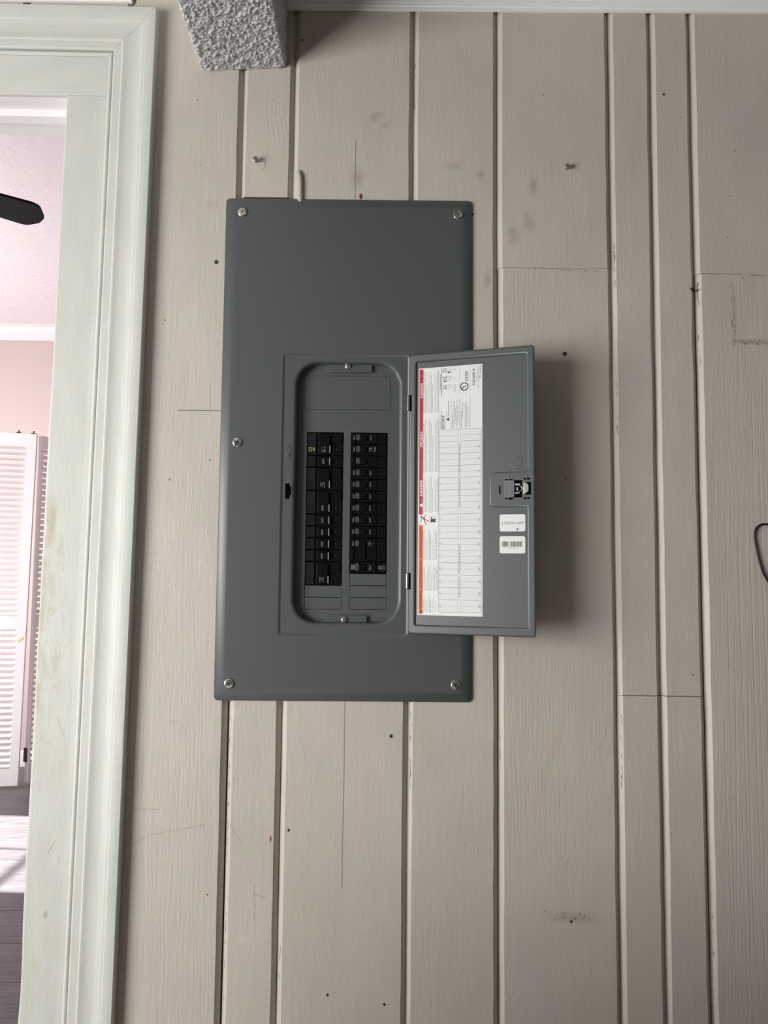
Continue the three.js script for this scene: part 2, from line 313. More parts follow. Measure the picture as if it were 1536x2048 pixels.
// one board: edges x at the top and bottom, bevelled 7 mm right, 8 mm left, 6 mm deep, edges slightly worn
function board(x0t, x0b, x1t, x1b, y0, y1, o = {}) {
  const n = Math.max(4, Math.round((y1 - y0) / 0.045)), rows = [], gap = o.gap ?? 0.00002, zf = o.z ?? 0, s0 = rnd() * 100;
  const at = (t, b, y) => b + (t - b) * (y + 0.45) / 1.52;
  for (let i = 0; i <= n; i++) {
    const y = y0 + (y1 - y0) * i / n, a = at(x0t, x0b, y) + gap / 2, b = at(x1t, x1b, y) - gap / 2;
    const w1 = noise2(s0, y * 9) * 0.0007, w2 = noise2(s0 + 20, y * 9) * 0.0007;
    rows.push([[a, y, -0.026], [a + (o.la ?? 0), y, zf - 0.0083], [a + 0.0073 + (o.la ?? 0) + w1, y, zf - 0.00015], [a + 0.0077 + (o.la ?? 0) + w1, y, zf], [a + 0.0083 + (o.la ?? 0) + w1, y, zf], [b - 0.0081 + w2, y, zf], [b - 0.0075 + w2, y, zf], [b - 0.0071 + w2, y, zf - 0.00015], [b, y, zf - 0.0083], [b, y, -0.026]]);
  }
  const pos = [], tri = (p, q, r) => pos.push(...p, ...q, ...r);
  for (let i = 0; i < n; i++) for (let k = 0; k < 9; k++) { const p = rows[i][k], q = rows[i][k + 1], r = rows[i + 1][k + 1], s = rows[i + 1][k]; tri(p, q, r); tri(p, r, s); }
  for (const [row, flip] of [[rows[0], 1], [rows[n], 0]]) for (let k = 1; k < 9; k++) flip ? tri(row[0], row[k + 1], row[k]) : tri(row[0], row[k], row[k + 1]);
  const g = new THREE.BufferGeometry();
  g.setAttribute('position', new THREE.Float32BufferAttribute(pos, 3));
  g.computeVertexNormals();
  const c = flatten(toCreasedNormals(g, 0.3)), p = c.attributes.position, uv = new Float32Array(p.count * 2);
  for (let i = 0; i < p.count; i++) { uv[2 * i] = (p.getX(i) - WX + p.getZ(i) * 0.5) / WW; uv[2 * i + 1] = (p.getY(i) - WY) / WH; }
  c.setAttribute('uv', new THREE.BufferAttribute(uv, 2));
  return mesh('board', c, M.board, wall);
}
const FL = -B, TOP = CEIL;
board(-0.16, -0.16, 0.0218, 0.0187, FL, TOP);
board(0.0218, 0.0187, 0.1041, 0.1015, 0.7825, TOP, { z: -0.0006 });
board(0.0222, 0.0205, 0.1041, 0.1015, FL, 0.03, { z: -0.0006, gap: 0.002 });
board(0.1041, 0.1015, 0.2945, 0.2899, 0.60, TOP);
board(0.1041, 0.1015, 0.2945, 0.2899, FL, 0.045);
board(0.2945, 0.2899, 0.4283, 0.4262, FL, TOP, { z: -0.0004 });
board(0.4283, 0.4262, 0.6072, 0.607, 0.6722, TOP, { z: 0.0004 });
board(0.4283, 0.4262, 0.6085, 0.607, FL, 0.6718, { z: -0.0004, la: 0.0012 });
board(0.6072, 0.607, 0.675, 0.673, 0.0116, TOP, { z: -0.0002 });
board(0.6085, 0.607, 0.675, 0.673, FL, 0.0112, { z: 0.0006 });
board(0.675, 0.673, 0.7392, 0.739, 0.0112, TOP, { z: -0.0002 });
board(0.675, 0.673, 0.7392, 0.739, FL, 0.0108, { z: 0.0006 });
board(0.7392, 0.739, 0.925, 0.925, 0.6655, TOP);
board(0.7392, 0.739, 0.925, 0.925, FL, 0.665, { z: 0.0008, la: 0.0014 });
for (let x = 0.925, k = 0; k < 9; k++) { const w = [0.17, 0.15, 0.19, 0.16, 0.18, 0.17, 0.155, 0.165, 0.14][k]; board(x, x, x + w, x + w, FL, TOP); x += w; }
board(-1.19, -1.19, -1.0, -1.0, FL, TOP);
board(-1.35, -1.35, -1.19, -1.19, FL, TOP); board(-1.5, -1.5, -1.35, -1.35, FL, TOP);
for (let k = 0; k < 5; k++) { const x = -1.0 + k * 0.168; board(x, x, x + 0.168, x + 0.168, 0.98, TOP); }
// solid core behind the boards, open at the doorway; its far face is the pink wall of the next room
const OPEN_L = -1.062, OPEN_TOP = 0.955, WALL_B = -0.12;
mesh('wall_core', [box(-0.245, 2.5, FL, FAR_H - B + 0.1, WALL_B, -0.0262), box(FAR_L - 0.1, OPEN_L - 0.02, FL, FAR_H - B + 0.1, WALL_B, -0.0262), box(OPEN_L - 0.02, -0.245, OPEN_TOP + 0.012, FAR_H - B + 0.1, WALL_B, -0.0262)].map((g) => metreUV(g)), M.pink, wall);
mesh('dark_gap', box(-0.2, 2.4, FL + 0.01, TOP, -0.0261, -0.0245), M.cavity, wall);
mesh('dark_sawn_gap', rbox(0.0265, 0.0985, 0.7797, 0.7826, -0.02, -0.0012, 0.0008), M.cavity, wall);  // dark strip: raw cut end and shade of the gap in one colour

// the rest of this room (behind and beside the camera)
{
  const f = setting('floor');
  for (let k = 0; k < 34; k++) { const z = -0.005 + k * 0.125, g = metreUV(rbox(-1.6, 2.45, -0.02, -0.0003 * (k % 3), z, z + 0.1242, 0.0012, 1), 0, k * 0.37); mesh('plank', g, M.darkWood, f); }
  const c = setting('ceiling'); mesh('ceiling_slab', metreUV(box(-1.62, 2.5, B + CEIL, B + CEIL + 0.08, -0.02, 4.3)), M.ceiling, c);
  const r = setting('wall_right'); mesh('wall_slab', metreUV(box(2.4, 2.5, 0, B + CEIL, -0.02, 4.3)), M.nearWall, r);
  const e = setting('wall_front'); mesh('wall_slab', metreUV(box(-1.6, 2.45, 0, B + CEIL, 4.2, 4.3)), M.nearWall, e);
  const l = setting('wall_left'), X0 = NEAR_X - 0.12, X1 = NEAR_X, { z0, z1, y0, y1 } = WIN, H = B + CEIL;
  mesh('wall_slab', [box(X0, X1, 0, H, -0.02, z0), box(X0, X1, 0, H, z1, 4.3), box(X0, X1, 0, y0, z0, z1), box(X0, X1, y1, H, z0, z1)].map((g) => metreUV(g)), M.nearWall, l);
  unseenWindowUnit(X0, X1, y0, y1, z0, z1, 1);
}
{ // low partition out of view, placed to darken the lower right wall
  const p = setting('unseen_shade_wall');
  mesh('partition', metreUV(box(-0.33, 0.42, 0, 0.845, 0.515, 0.93)), M.nearWall, p);
  mesh('unseen_capping', metreUV(rbox(-0.345, 0.435, 0.845, 0.87, 0.505, 0.945, 0.004)), M.crown, p);
}
function unseenWindowUnit(x0, x1, y0, y1, z0, z1, side) { // frame, sash bars and four panes in a wall along z; out of view, placed for its light
  const w = setting('unseen_window_' + (unseenWindowUnit.n = (unseenWindowUnit.n ?? 0) + 1)), xm = (x0 + x1) / 2, ym = (y0 + y1) / 2, zm = (z0 + z1) / 2;
  const bw = 0.008, fr = (a, b, c, d, e = 0.03) => rbox(xm - e, xm + e, a, b, c, d, 0.003);
  mesh('window_frame', [fr(y0, y0 + 0.045, z0, z1), fr(y1 - 0.045, y1, z0, z1), fr(y0, y1, z0, z0 + 0.045), fr(y0, y1, z1 - 0.045, z1)], M.pinkTrim, w);
  mesh('sash_bar', fr(ym - bw, ym + bw, z0 + 0.04, z1 - 0.04, 0.008), M.pinkTrim, w);
  mesh('sash_bar', fr(y0 + 0.04, y1 - 0.04, zm - bw, zm + bw, 0.008), M.pinkTrim, w);
  for (const [a, b] of [[y0, ym], [ym, y1]]) for (const [c, d] of [[z0, zm], [zm, z1]]) mesh('pane', box(xm - 0.002, xm + 0.002, a + 0.012, b - 0.012, c + 0.012, d - 0.012), M.glass, w);
  mesh('window_sill', rbox(side > 0 ? xm : x0 - 0.02, side > 0 ? x1 + 0.02 : xm, y0 - 0.03, y0 + 0.004, z0 - 0.03, z1 + 0.03, 0.004), M.pinkTrim, w);
}

// boxed ceiling beam with popcorn plaster
{
  const o = setting('ceiling_beam', [0, B, 0]);
  const prof = (t) => { // around the section: left face up, underside, right face up; t in metres along it
    const h = 0.19, w = 0.1318;
    if (t < h) return [-0.0436, 1.185 - t * (1.185 - 0.989) / h, -1, 0];
    if (t < h + w) { const q = (t - h) / w; return [-0.0436 + q * w, 0.989 + q * 0.008, 0, -1]; }
    return [0.0882, 0.997 + (t - h - w), 1, 0];
  };
  const tot = 0.19 + 0.1318 + 0.188, ts = [], zs = [];
  for (let t = 0; t <= tot + 1e-6; t += 0.00175) ts.push(Math.min(t, tot));
  for (let z = 0; z < 0.24; z += 0.00175) zs.push(z);
  for (let z = 0.24; z < 1.4; z += 0.0036) zs.push(z);
  for (let z = 1.4; z < 4.2; z += 0.1) zs.push(z);
  zs.push(4.2);
  const pos = [], idx = [], uvs = [];
  for (const z of zs) for (const t of ts) {
    const [x, y, nx, ny] = prof(t);
    const c = smooth(0.18, 0.8, noise2(t * 175 + noise2(t * 300, z * 300) * 0.25, z * 175)), d = smooth(0.3, 0.9, noise2(t * 270 + 40, z * 270)), e = noise2(t * 60, z * 60);
    const near0 = smooth(-0.001, 0.004, z), edge = Math.min(Math.abs(t - 0.19), Math.abs(t - 0.3218));
    const h = (0.0029 * c + 0.0011 * d + 0.0008 * e) * near0 * smooth(0, 0.004, edge) * smooth(1.4, 1.25, z) + 0.0006 * e * smooth(1.4, 1.25, z);
    const j = 0.0012 * noise2(t * 80 + 9, z * 90) * smooth(0.012, 0, edge) * smooth(1.4, 1.25, z);
    pos.push(x + nx * h + j, y + ny * h + j, z + 0.0005); uvs.push(t, z);
  }
  const m = ts.length;
  for (let a = 0; a + 1 < zs.length; a++) for (let b = 0; b + 1 < m; b++) { const i = a * m + b; idx.push(i, i + 1, i + m + 1, i, i + m + 1, i + m); }
  const g = new THREE.BufferGeometry();
  g.setAttribute('position', new THREE.Float32BufferAttribute(pos, 3)); g.setAttribute('uv', new THREE.Float32BufferAttribute(uvs, 2)); g.setIndex(idx); g.computeVertexNormals();
  mesh('popcorn_plaster', g, M.popcorn, o);
  mesh('beam_core', box(-0.0405, 0.0850, 1.0015, 1.184, 0.002, 4.19), M.cavity, o);
}
// crown moulding each side of the beam: profile (out from the wall, up from its bottom edge)
function prism(profile, len, along) { // profile points [out, up]; swept along +x
  const s = new THREE.Shape(profile.map((p) => new THREE.Vector2(...p)));
  const g = new THREE.ExtrudeGeometry(s, { depth: len, bevelEnabled: false, curveSegments: 8 });
  g.rotateY(Math.PI / 2); // shape x -> -z, extrusion -> +x
  g.scale(1, 1, -1);
  const p = g.attributes.position.array; // mirrored: turn the triangles round
  for (let t = 0; t < p.length; t += 9) for (let q = 0; q < 3; q++) { const v = p[t + 3 + q]; p[t + 3 + q] = p[t + 6 + q]; p[t + 6 + q] = v; }
  g.computeVertexNormals();
  return metreUV(toCreasedNormals(g, 0.45));
}
{
  const pr = [[0, 0.094], [0, 0], [0.0046, 0], [0.005, 0.0004], [0.005, 0.004], [0.0054, 0.0046], [0.0072, 0.0048], [0.0078, 0.0055], [0.0076, 0.0064], [0.0066, 0.0068], [0.0068, 0.0092], [0.0086, 0.0096], [0.0092, 0.0104], [0.009, 0.0112], [0.0084, 0.0118]];
  for (let i = 0; i <= 7; i++) { const a = i / 7 * 1.45; pr.push([0.009 + 0.05 * (1 - Math.cos(a)), 0.013 + 0.058 * Math.sin(a)]); }
  pr.push([0.058, 0.074], [0.066, 0.0765], [0.066, 0.094]);
  const a = setting('trim_1', [0.0895, B + 1.0931, 0.0004]); a.rotation.z = 0.0052;
  mesh('crown_moulding', prism(pr, 2.3), M.crown, a);
  const b = setting('trim_2', [-1.499, B + 1.1013, 0.0004]);
  mesh('crown_moulding', prism(pr.map(([x, y]) => [x, y * 0.87]), 1.340), M.crown, b);
}

// ------------------------------------------------------------------ door casing of the opening on the left (leans a little)
{
  const o = setting('trim_3', [-0.1146, B + 1.0838, 0]); o.rotation.z = -0.0103;
  // (u inwards from the outer edge, z out from the wall)
  const cas = [[0, 0], [0, 0.0275], [0.0012, 0.0292], [0.0035, 0.03], [0.004, 0.03], [0.0130, 0.03], [0.0135, 0.03], [0.0152, 0.0292], [0.0162, 0.0268], [0.0168, 0.0248], [0.0205, 0.0242], [0.0235, 0.0215], [0.030, 0.0192], [0.040, 0.0186], [0.0485, 0.0196], [0.0505, 0.0208], [0.0522, 0.0208], [0.0534, 0.0186], [0.0545, 0.0178], [0.055, 0.01778], [0.065, 0.01722], [0.0655, 0.0172], [0.0675, 0.0158], [0.0682, 0.0135], [0.0682, 0.002]];
  const bead = [[0.0692, 0.001], [0.0694, 0.008], [0.0704, 0.0108], [0.0722, 0.012], [0.0742, 0.0116], [0.0756, 0.0098], [0.0765, 0.0078]];
  const inner = [[0.0766, 0.0008], [0.0766, 0.0072], [0.085, 0.0064], [0.138, 0.0062], [0.1402, 0.0054], [0.1412, 0.0034], [0.1414, -0.004]];
  const LEFT = -1.09, DOWN = -2.168, INW = 0.1414;
  for (const pr of [cas, bead, inner]) for (const q of pr) if (q[1] > 0) q[1] *= 0.62;
  // sweep a profile along leg or head with a 45-degree mitre at u = depth
  function leg(profile, side) { // side +1: right leg (outer edge at x 0), -1: left leg
    const ys = 40, rows = [];
    for (const [u, z] of profile) { const r = []; for (let i = 0; i <= ys; i++) { const y = DOWN + (-(profile === inner ? INW + 0.0002 : u) - 0.0002 - DOWN) * i / ys; r.push([(side > 0 ? -u : LEFT + u), y, z]); } rows.push(r); }
    return strip(rows, side > 0, (p, k) => [k, -p[1]], profile);
  }
  function head(profile) {
    const rows = profile.map(([u, z]) => { const r = []; for (let i = 0; i <= 24; i++) { const e = profile === inner ? 0.0768 : u; r.push([LEFT + e + 0.0002 + (-e - 0.0004 - LEFT - e) * i / 24, -u, z]); } return r; });
    return strip(rows, true, (p, k) => [k, p[0] + 2.4], profile);
  }
  function strip(rows, flip, uvf, profile) {
    const pos = [], uv = []; let d = 0; const ds = profile.map((p, i) => (i ? d += Math.hypot(p[0] - profile[i - 1][0], p[1] - profile[i - 1][1]) : 0));
    const put = (p, k) => { pos.push(...p); const [a, b] = uvf(p, ds[k] + profile[0][0]); uv.push(a / 0.35, -b / 1.6); };
    for (let k = 0; k + 1 < rows.length; k++) for (let i = 0; i + 1 < rows[k].length; i++) {
      const p = rows[k][i], q = rows[k + 1][i], r = rows[k + 1][i + 1], s = rows[k][i + 1];
      for (const [a, b, c] of flip ? [[[p, k], [s, k], [r, k + 1]], [[p, k], [r, k + 1], [q, k + 1]]] : [[[p, k], [r, k + 1], [s, k]], [[p, k], [q, k + 1], [r, k + 1]]]) { put(...a); put(...b); put(...c); }
    }
    const g = new THREE.BufferGeometry();
    g.setAttribute('position', new THREE.Float32BufferAttribute(pos, 3)); g.setAttribute('uv', new THREE.Float32BufferAttribute(uv, 2)); g.computeVertexNormals();
    return toCreasedNormals(g, 0.36);
  }
  for (const [name, pr] of [['casing', cas], ['bead', bead]]) { mesh(name, leg(pr, 1), M.trim, o); mesh(name, head(pr), M.trim, o); mesh(name, leg(pr, -1), M.trim, o); }
  // inner boards: the legs run up under the head board (butt joint), chipped along the opening edge
  const chip = (g) => { const p = g.attributes.position; for (let i = 0; i < p.count; i++) if (p.getX(i) < -0.137 && p.getX(i) > -0.2) { const y = p.getY(i), c = Math.max(0, noise2(y * 22, 3) - 0.35) * 0.006 * smooth(-0.9, -1.3, y) + 0.0007 * noise2(y * 60, 9); p.setX(i, p.getX(i) + c); } g.computeVertexNormals(); return g; };
  mesh('jamb_board', chip(leg(inner, 1)), M.trim, o); mesh('jamb_board', head(inner), M.trim, o); mesh('jamb_board', leg(inner, -1), M.trim, o);
  // lining of the opening with its stops
  mesh('jamb_lining', metreUV(box(-INW, -INW + 0.012, DOWN, -INW + 0.01, -0.118, -0.003), 0, 0, 0.35, 1.6), M.trim, o);
  mesh('jamb_lining', metreUV(box(LEFT + INW - 0.012, LEFT + INW, DOWN, -INW + 0.01, -0.118, -0.003), 0, 0, 0.35, 1.6), M.trim, o);
  mesh('head_lining', metreUV(box(LEFT + INW - 0.01, -INW + 0.01, -INW, -INW + 0.012, -0.112, -0.003), 0, 0, 0.35, 1.6), M.pinkTrim, o);  // head lining and stop toned pinkish for light from the room beyond
  mesh('door_stop', rbox(LEFT + INW, -INW, -INW - 0.011, -INW + 0.002, -0.062, -0.036, 0.003), M.pinkTrim, o);
  mesh('door_stop', rbox(-INW - 0.011, -INW + 0.001, DOWN, -INW, -0.062, -0.036, 0.003), M.trim, o);
}

// ------------------------------------------------------------------ the room beyond the doorway
{
  const f = setting('floor');
  for (let k = 0; k < 31; k++) { const z = FAR_Z + k * 0.125; mesh('plank', metreUV(rbox(FAR_L, FAR_R, -0.02, -0.0004 * (k % 2), z, Math.min(z + 0.1243, -0.006), 0.001, 1), k * 0.71, k * 0.43), M.wood, f); }
  const c = setting('ceiling'); mesh('ceiling_slab', metreUV(box(FAR_L - 0.1, FAR_R + 0.1, FAR_H, FAR_H + 0.08, FAR_Z - 0.1, WALL_B)), M.pinkCeiling, c);
  const b = setting('wall_far'); mesh('wall_slab', metreUV(box(FAR_L - 0.1, FAR_R + 0.1, 0, FAR_H, FAR_Z - 0.1, FAR_Z)), M.pink, b);
  for (const [nm, x0, x1, zc] of [['wall_left', FAR_L - 0.1, FAR_L, -2.2], ['wall_right', FAR_R, FAR_R + 0.1, -2.2]]) {
    const w = setting(nm), z0 = zc - (x0 > 0 ? 0.5 : 0.8), z1 = zc + (x0 > 0 ? 0.5 : 0.8), y0 = x0 > 0 ? 1.1 : 0.65, y1 = x0 > 0 ? 1.95 : 2.05;
    mesh('wall_slab', [box(x0, x1, 0, FAR_H, FAR_Z, z0), box(x0, x1, 0, FAR_H, z1, WALL_B), box(x0, x1, 0, y0, z0, z1), box(x0, x1, y1, FAR_H, z0, z1)].map((g) => metreUV(g)), M.pink, w);
    unseenWindowUnit(x0, x1, y0, y1, z0, z1, x0 > 0 ? -1 : 1);
  }
  const t = setting('trim_4', [FAR_L, FAR_H - 0.098, FAR_Z]);
  mesh('crown_moulding', prism([[0, 0.097], [0, 0], [0.012, 0], [0.014, 0.014], [0.026, 0.02], [0.03, 0.038], [0.055, 0.062], [0.062, 0.076], [0.075, 0.08], [0.075, 0.097]], FAR_R - FAR_L), M.pinkTrim, t);
  const bb = setting('baseboard_far', [FAR_L, 0, FAR_Z]);
  mesh('baseboard_board', prism([[0, 0], [0.016, 0], [0.016, 0.085], [0.01, 0.098], [0, 0.1]], FAR_R - FAR_L), M.pinkTrim, bb);
}
// folding louvred door: two leaves hinged at the near edge
function louverLeaf(name, label, pos, turn, lean, W, H, st = 0.05) {
  const o = thing(name, label, 'louvered door', pos);
  o.rotation.order = 'ZYX'; o.rotation.y = turn; o.rotation.z = lean;
  const T = 0.028;
  mesh('stile', rbox(-W, -W + st, 0, H, -T / 2, T / 2, 0.002), M.louver, o); mesh('stile', rbox(-st, 0, 0, H, -T / 2, T / 2, 0.002), M.louver, o);
  for (const [a, b] of [[0, 0.1], [0.90, 0.976], [H - 0.076, H]]) mesh('rail', rbox(-W + st, -st, a, b, -T / 2 + 0.001, T / 2 - 0.001, 0.002), M.louver, o);
  const slat = rbox(-W + st - 0.003, -st + 0.003, -0.0035, 0.0035, -0.0185, 0.0185, 0.003);
  slat.rotateX(0.64);
  for (const [a, b] of [[0.1, 0.90], [0.976, H - 0.076]]) { const n = Math.round((b - a) / 0.0352); for (let i = 0; i < n; i++) { const m = mesh('slat', slat, M.louver, o); m.position.y = a + (b - a) * (i + 0.5) / n; } }
  return o;
}
{
  const a = louverLeaf('louvered_door_leaf', 'pale pink louvered folding door leaf facing the doorway, seen beyond the white casing', [-1.842, 0.022, -3.42], 0.2, -0.011, 0.45, 2.062);
  mesh('paint_mark', extrude(roundedShape([[-0.04, 0.822], [-0.012, 0.845], [-0.014, 0.86], [-0.042, 0.835]], 0.006), 0.001, 0, 0, 0.0138), M.louverMark, a).userData.label = 'yellow paint smear';
  for (const x of [-0.105, -0.022]) { mesh('pivot_pin', [new THREE.CylinderGeometry(0.004, 0.004, 0.03, 10).translate(x, 2.066, 0), rbox(x - 0.014, x + 0.016, 2.06, 2.068, -0.01, 0.01, 0.002)].map((g) => tidy(g.index ? g.toNonIndexed() : g)), M.rust, a).userData.label = 'rusty pivot pin'; }
  const b = louverLeaf('louvered_door_leaf', 'shaded louvered folding door leaf angled back behind the front leaf', [-1.812, 0.03, -3.447], Math.PI + 1.2, 0, 0.45, 2.05, 0.015);
  b.rotation.set(0, Math.PI + 1.2, 0);
  for (const y of [0.12]) mesh('hinge', rbox(-0.004, 0.006, y, y + 0.08, -0.004, 0.02, 0.001), M.rust, b).userData.label = 'rusty hinge';
}
// ceiling fan: only the tip of one blade is in view through the doorway
{
  const hub = [-1.315, B + 1.35, -0.925], o = thing('ceiling_fan', 'black ceiling fan blade with clipped corners, seen through the doorway', 'ceiling fan', hub);
  mesh('motor', lathe([[0.0001, -0.07], [0.06, -0.065], [0.1, -0.03], [0.105, 0.02], [0.09, 0.06], [0.03, 0.08], [0.0001, 0.082]], 28).rotateX(-Math.PI / 2), M.fan, o);
  mesh('down_rod', tidy(new THREE.CylinderGeometry(0.013, 0.013, FAR_H - hub[1] - 0.08, 14).translate(0, (FAR_H - hub[1] + 0.08) / 2, 0)), M.fan, o);
  mesh('canopy', lathe([[0.0001, 0], [0.065, 0], [0.06, -0.03], [0.03, -0.055], [0.0001, -0.056]].map(([r, z]) => [r, z + FAR_H - hub[1]]), 24).rotateX(-Math.PI / 2), M.fan, o);
  const ends = [[0.1, -0.05], [0.16, -0.062], [0.516, -0.088, 0.01], [0.541, -0.077, 0.012], [0.576, -0.007, 0.012], [0.574, 0.042, 0.01], [0.548, 0.085, 0.008], [0.532, 0.09], [0.16, 0.062], [0.1, 0.05]];
  const blade = extrude(roundedShape(ends, 0.012), 0.008, 0.0015, 0.0015, -0.004);
  for (let k = 0; k < 5; k++) {
    const m = mesh('blade', blade, M.fan, o);
    m.rotation.order = 'YXZ'; m.rotation.x = -Math.PI / 2; m.rotation.y = 0.6985 + k * 2 * Math.PI / 5;
  }
}

// ------------------------------------------------------------------ the electrical panel
const PW = 0.387, PH = 0.7785;
const panel = thing('electrical_panel', 'grey steel electrical panel with its door open, screwed to the panelled wall', 'electrical panel', [0, B, 0]);
const SEAT = { x0: 0.0945, x1: 0.2905, y0: 0.0972, y1: 0.5285 }, OPN = { x0: 0.1172, x1: 0.2742, y0: 0.1172, y1: 0.5150 };
{
  const S = SEAT, O = OPN, rings = [];
  const R = 0.0058, opn = (d, z) => ring(O.x0 - d, O.x1 + d, O.y0 - d, O.y1 + d, 0.035 + d, z, 12);
  rings.splice(0, rings.length, ...[[0.0006, 0.0062, 0.0004], [0, 0.0066, 0.001], [0.0002, 0.0066, 0.0024], [0.0016, 0.006, 0.0038], [0.0125, 0.0045, 0.0086], [0.0145, 0.004, 0.0095], [0.0165, 0.004, 0.0099], [0.0185, 0.004, 0.01], [0.0189, 0.004, 0.01]].map(([d, r, z]) => ring(d, PW - d, d, PH - d, r, z, 12)));
  for (const [d, z] of [[-0.0005, 0.01], [0, 0.01], [0.0009, 0.0097], [0.0028, 0.0079], [0.0037, 0.0076], [0.0042, 0.0076]]) rings.push(ring(S.x0 + d, S.x1 - d, S.y0 + d, S.y1 - d, 0.0045, z, 12));
  rings.push(opn(R + 0.0005, 0.0076));
  for (let i = 0; i <= 6; i++) { const a = i / 6 * Math.PI / 2; rings.push(opn(R * (1 - Math.sin(a)), 0.0076 - R * (1 - Math.cos(a)))); }
  rings.push(opn(0, -0.0078));
  mesh('cover', skin(rings, 0.5), M.gray, panel);
  // steel box behind, in the wall cavity
  mesh('back_box', [box(0.106, 0.284, 0.106, 0.526, -0.0255, -0.0245), box(0.105, 0.1062, 0.106, 0.526, -0.025, -0.0095), box(0.2838, 0.285, 0.106, 0.526, -0.025, -0.0095), box(0.106, 0.284, 0.105, 0.1062, -0.025, -0.0095), box(0.106, 0.284, 0.5258, 0.527, -0.025, -0.0095)], M.dark, panel);
}
// screws: domed head with a cross slot cut into it
const csg = new Evaluator();
function screwHead(r, h, slot, cross = true) {
  const pts = [[0.00001, h]]; for (let i = 1; i <= 8; i++) { const a = i / 8 * Math.PI / 2; pts.push([r * Math.sin(a) ** 0.9, h * (0.28 + 0.72 * Math.cos(a))]); }
  pts.push([r * 0.98, h * 0.1], [r * 0.94, -0.0004], [0.00001, -0.0004]);
  const dome = new THREE.LatheGeometry(pts.reverse().map((p) => new THREE.Vector2(...p)), 36); dome.rotateX(Math.PI / 2);
  let b = new Brush(dome); b.updateMatrixWorld();
  for (const [w, l] of cross ? [[slot, r * 1.8], [r * 0.85, slot]] : [[slot, r * 2.4]]) { const c = new Brush(new THREE.BoxGeometry(w, l, h)); c.position.z = h * 1.02; c.updateMatrixWorld(); b = csg.evaluate(b, c, SUBTRACTION); b.updateMatrixWorld(); }
  const g = b.geometry.clone(); g.clearGroups();
  return tidy(toCreasedNormals(g.index ? g.toNonIndexed() : g, 0.5));
}
const coverScrew = screwHead(0.0072, 0.0036, 0.0013), driveSlotShade = [box(-0.0004, 0.0004, -0.0055, 0.0055, 0.0014, 0.0019), box(-0.0022, 0.0022, -0.0004, 0.0004, 0.0014, 0.0019)];  // dark bars stand in for the shade inside the cross slots
for (const [x, y, a] of [[0.0275, 0.7519, 0.95], [0.3644, 0.7517, 0.3], [0.0282, 0.3889, -0.5], [0.3630, 0.3889, 0.2], [0.0241, 0.0262, -0.95], [0.3617, 0.0267, 0.85]]) {
  const m = mesh('cover_screw', coverScrew, M.chrome, panel); m.position.set(x, y, 0.0101); m.rotation.z = a; mesh('drive_slot_shade', driveSlotShade, M.dark, m);
}
// details of the door seat: pressed boss and latch slot
mesh('pressed_boss', extrude(rectShape(0.1018, 0.1098, 0.3635, 0.3850, 0.0035), 0.0012, 0.0008, 0.0009, 0.0072, { seg: 3 }), M.gray, panel);
mesh('boss_pin', lathe([[0.00001, 0.0016], [0.0012, 0.0013], [0.002, 0], [0.00001, -0.0002]].reverse(), 14).translate(0.1062, 0.3705, 0.0082), M.gray, panel);
mesh('latch_slot', extrude(roundedShape([[0.1022, 0.3035], [0.1088, 0.3035], [0.1088, 0.309], [0.1118, 0.309], [0.1118, 0.3225], [0.1088, 0.3225], [0.1088, 0.327], [0.1022, 0.327]], 0.0004), 0.0003, 0, 0, 0.0075), M.dark, panel);
mesh('slot_lip', [rbox(0.1117, 0.1128, 0.3075, 0.3245, 0.0072, 0.0084, 0.0004), rbox(0.1085, 0.1125, 0.327, 0.328, 0.0072, 0.0084, 0.0004)], M.gray, panel);

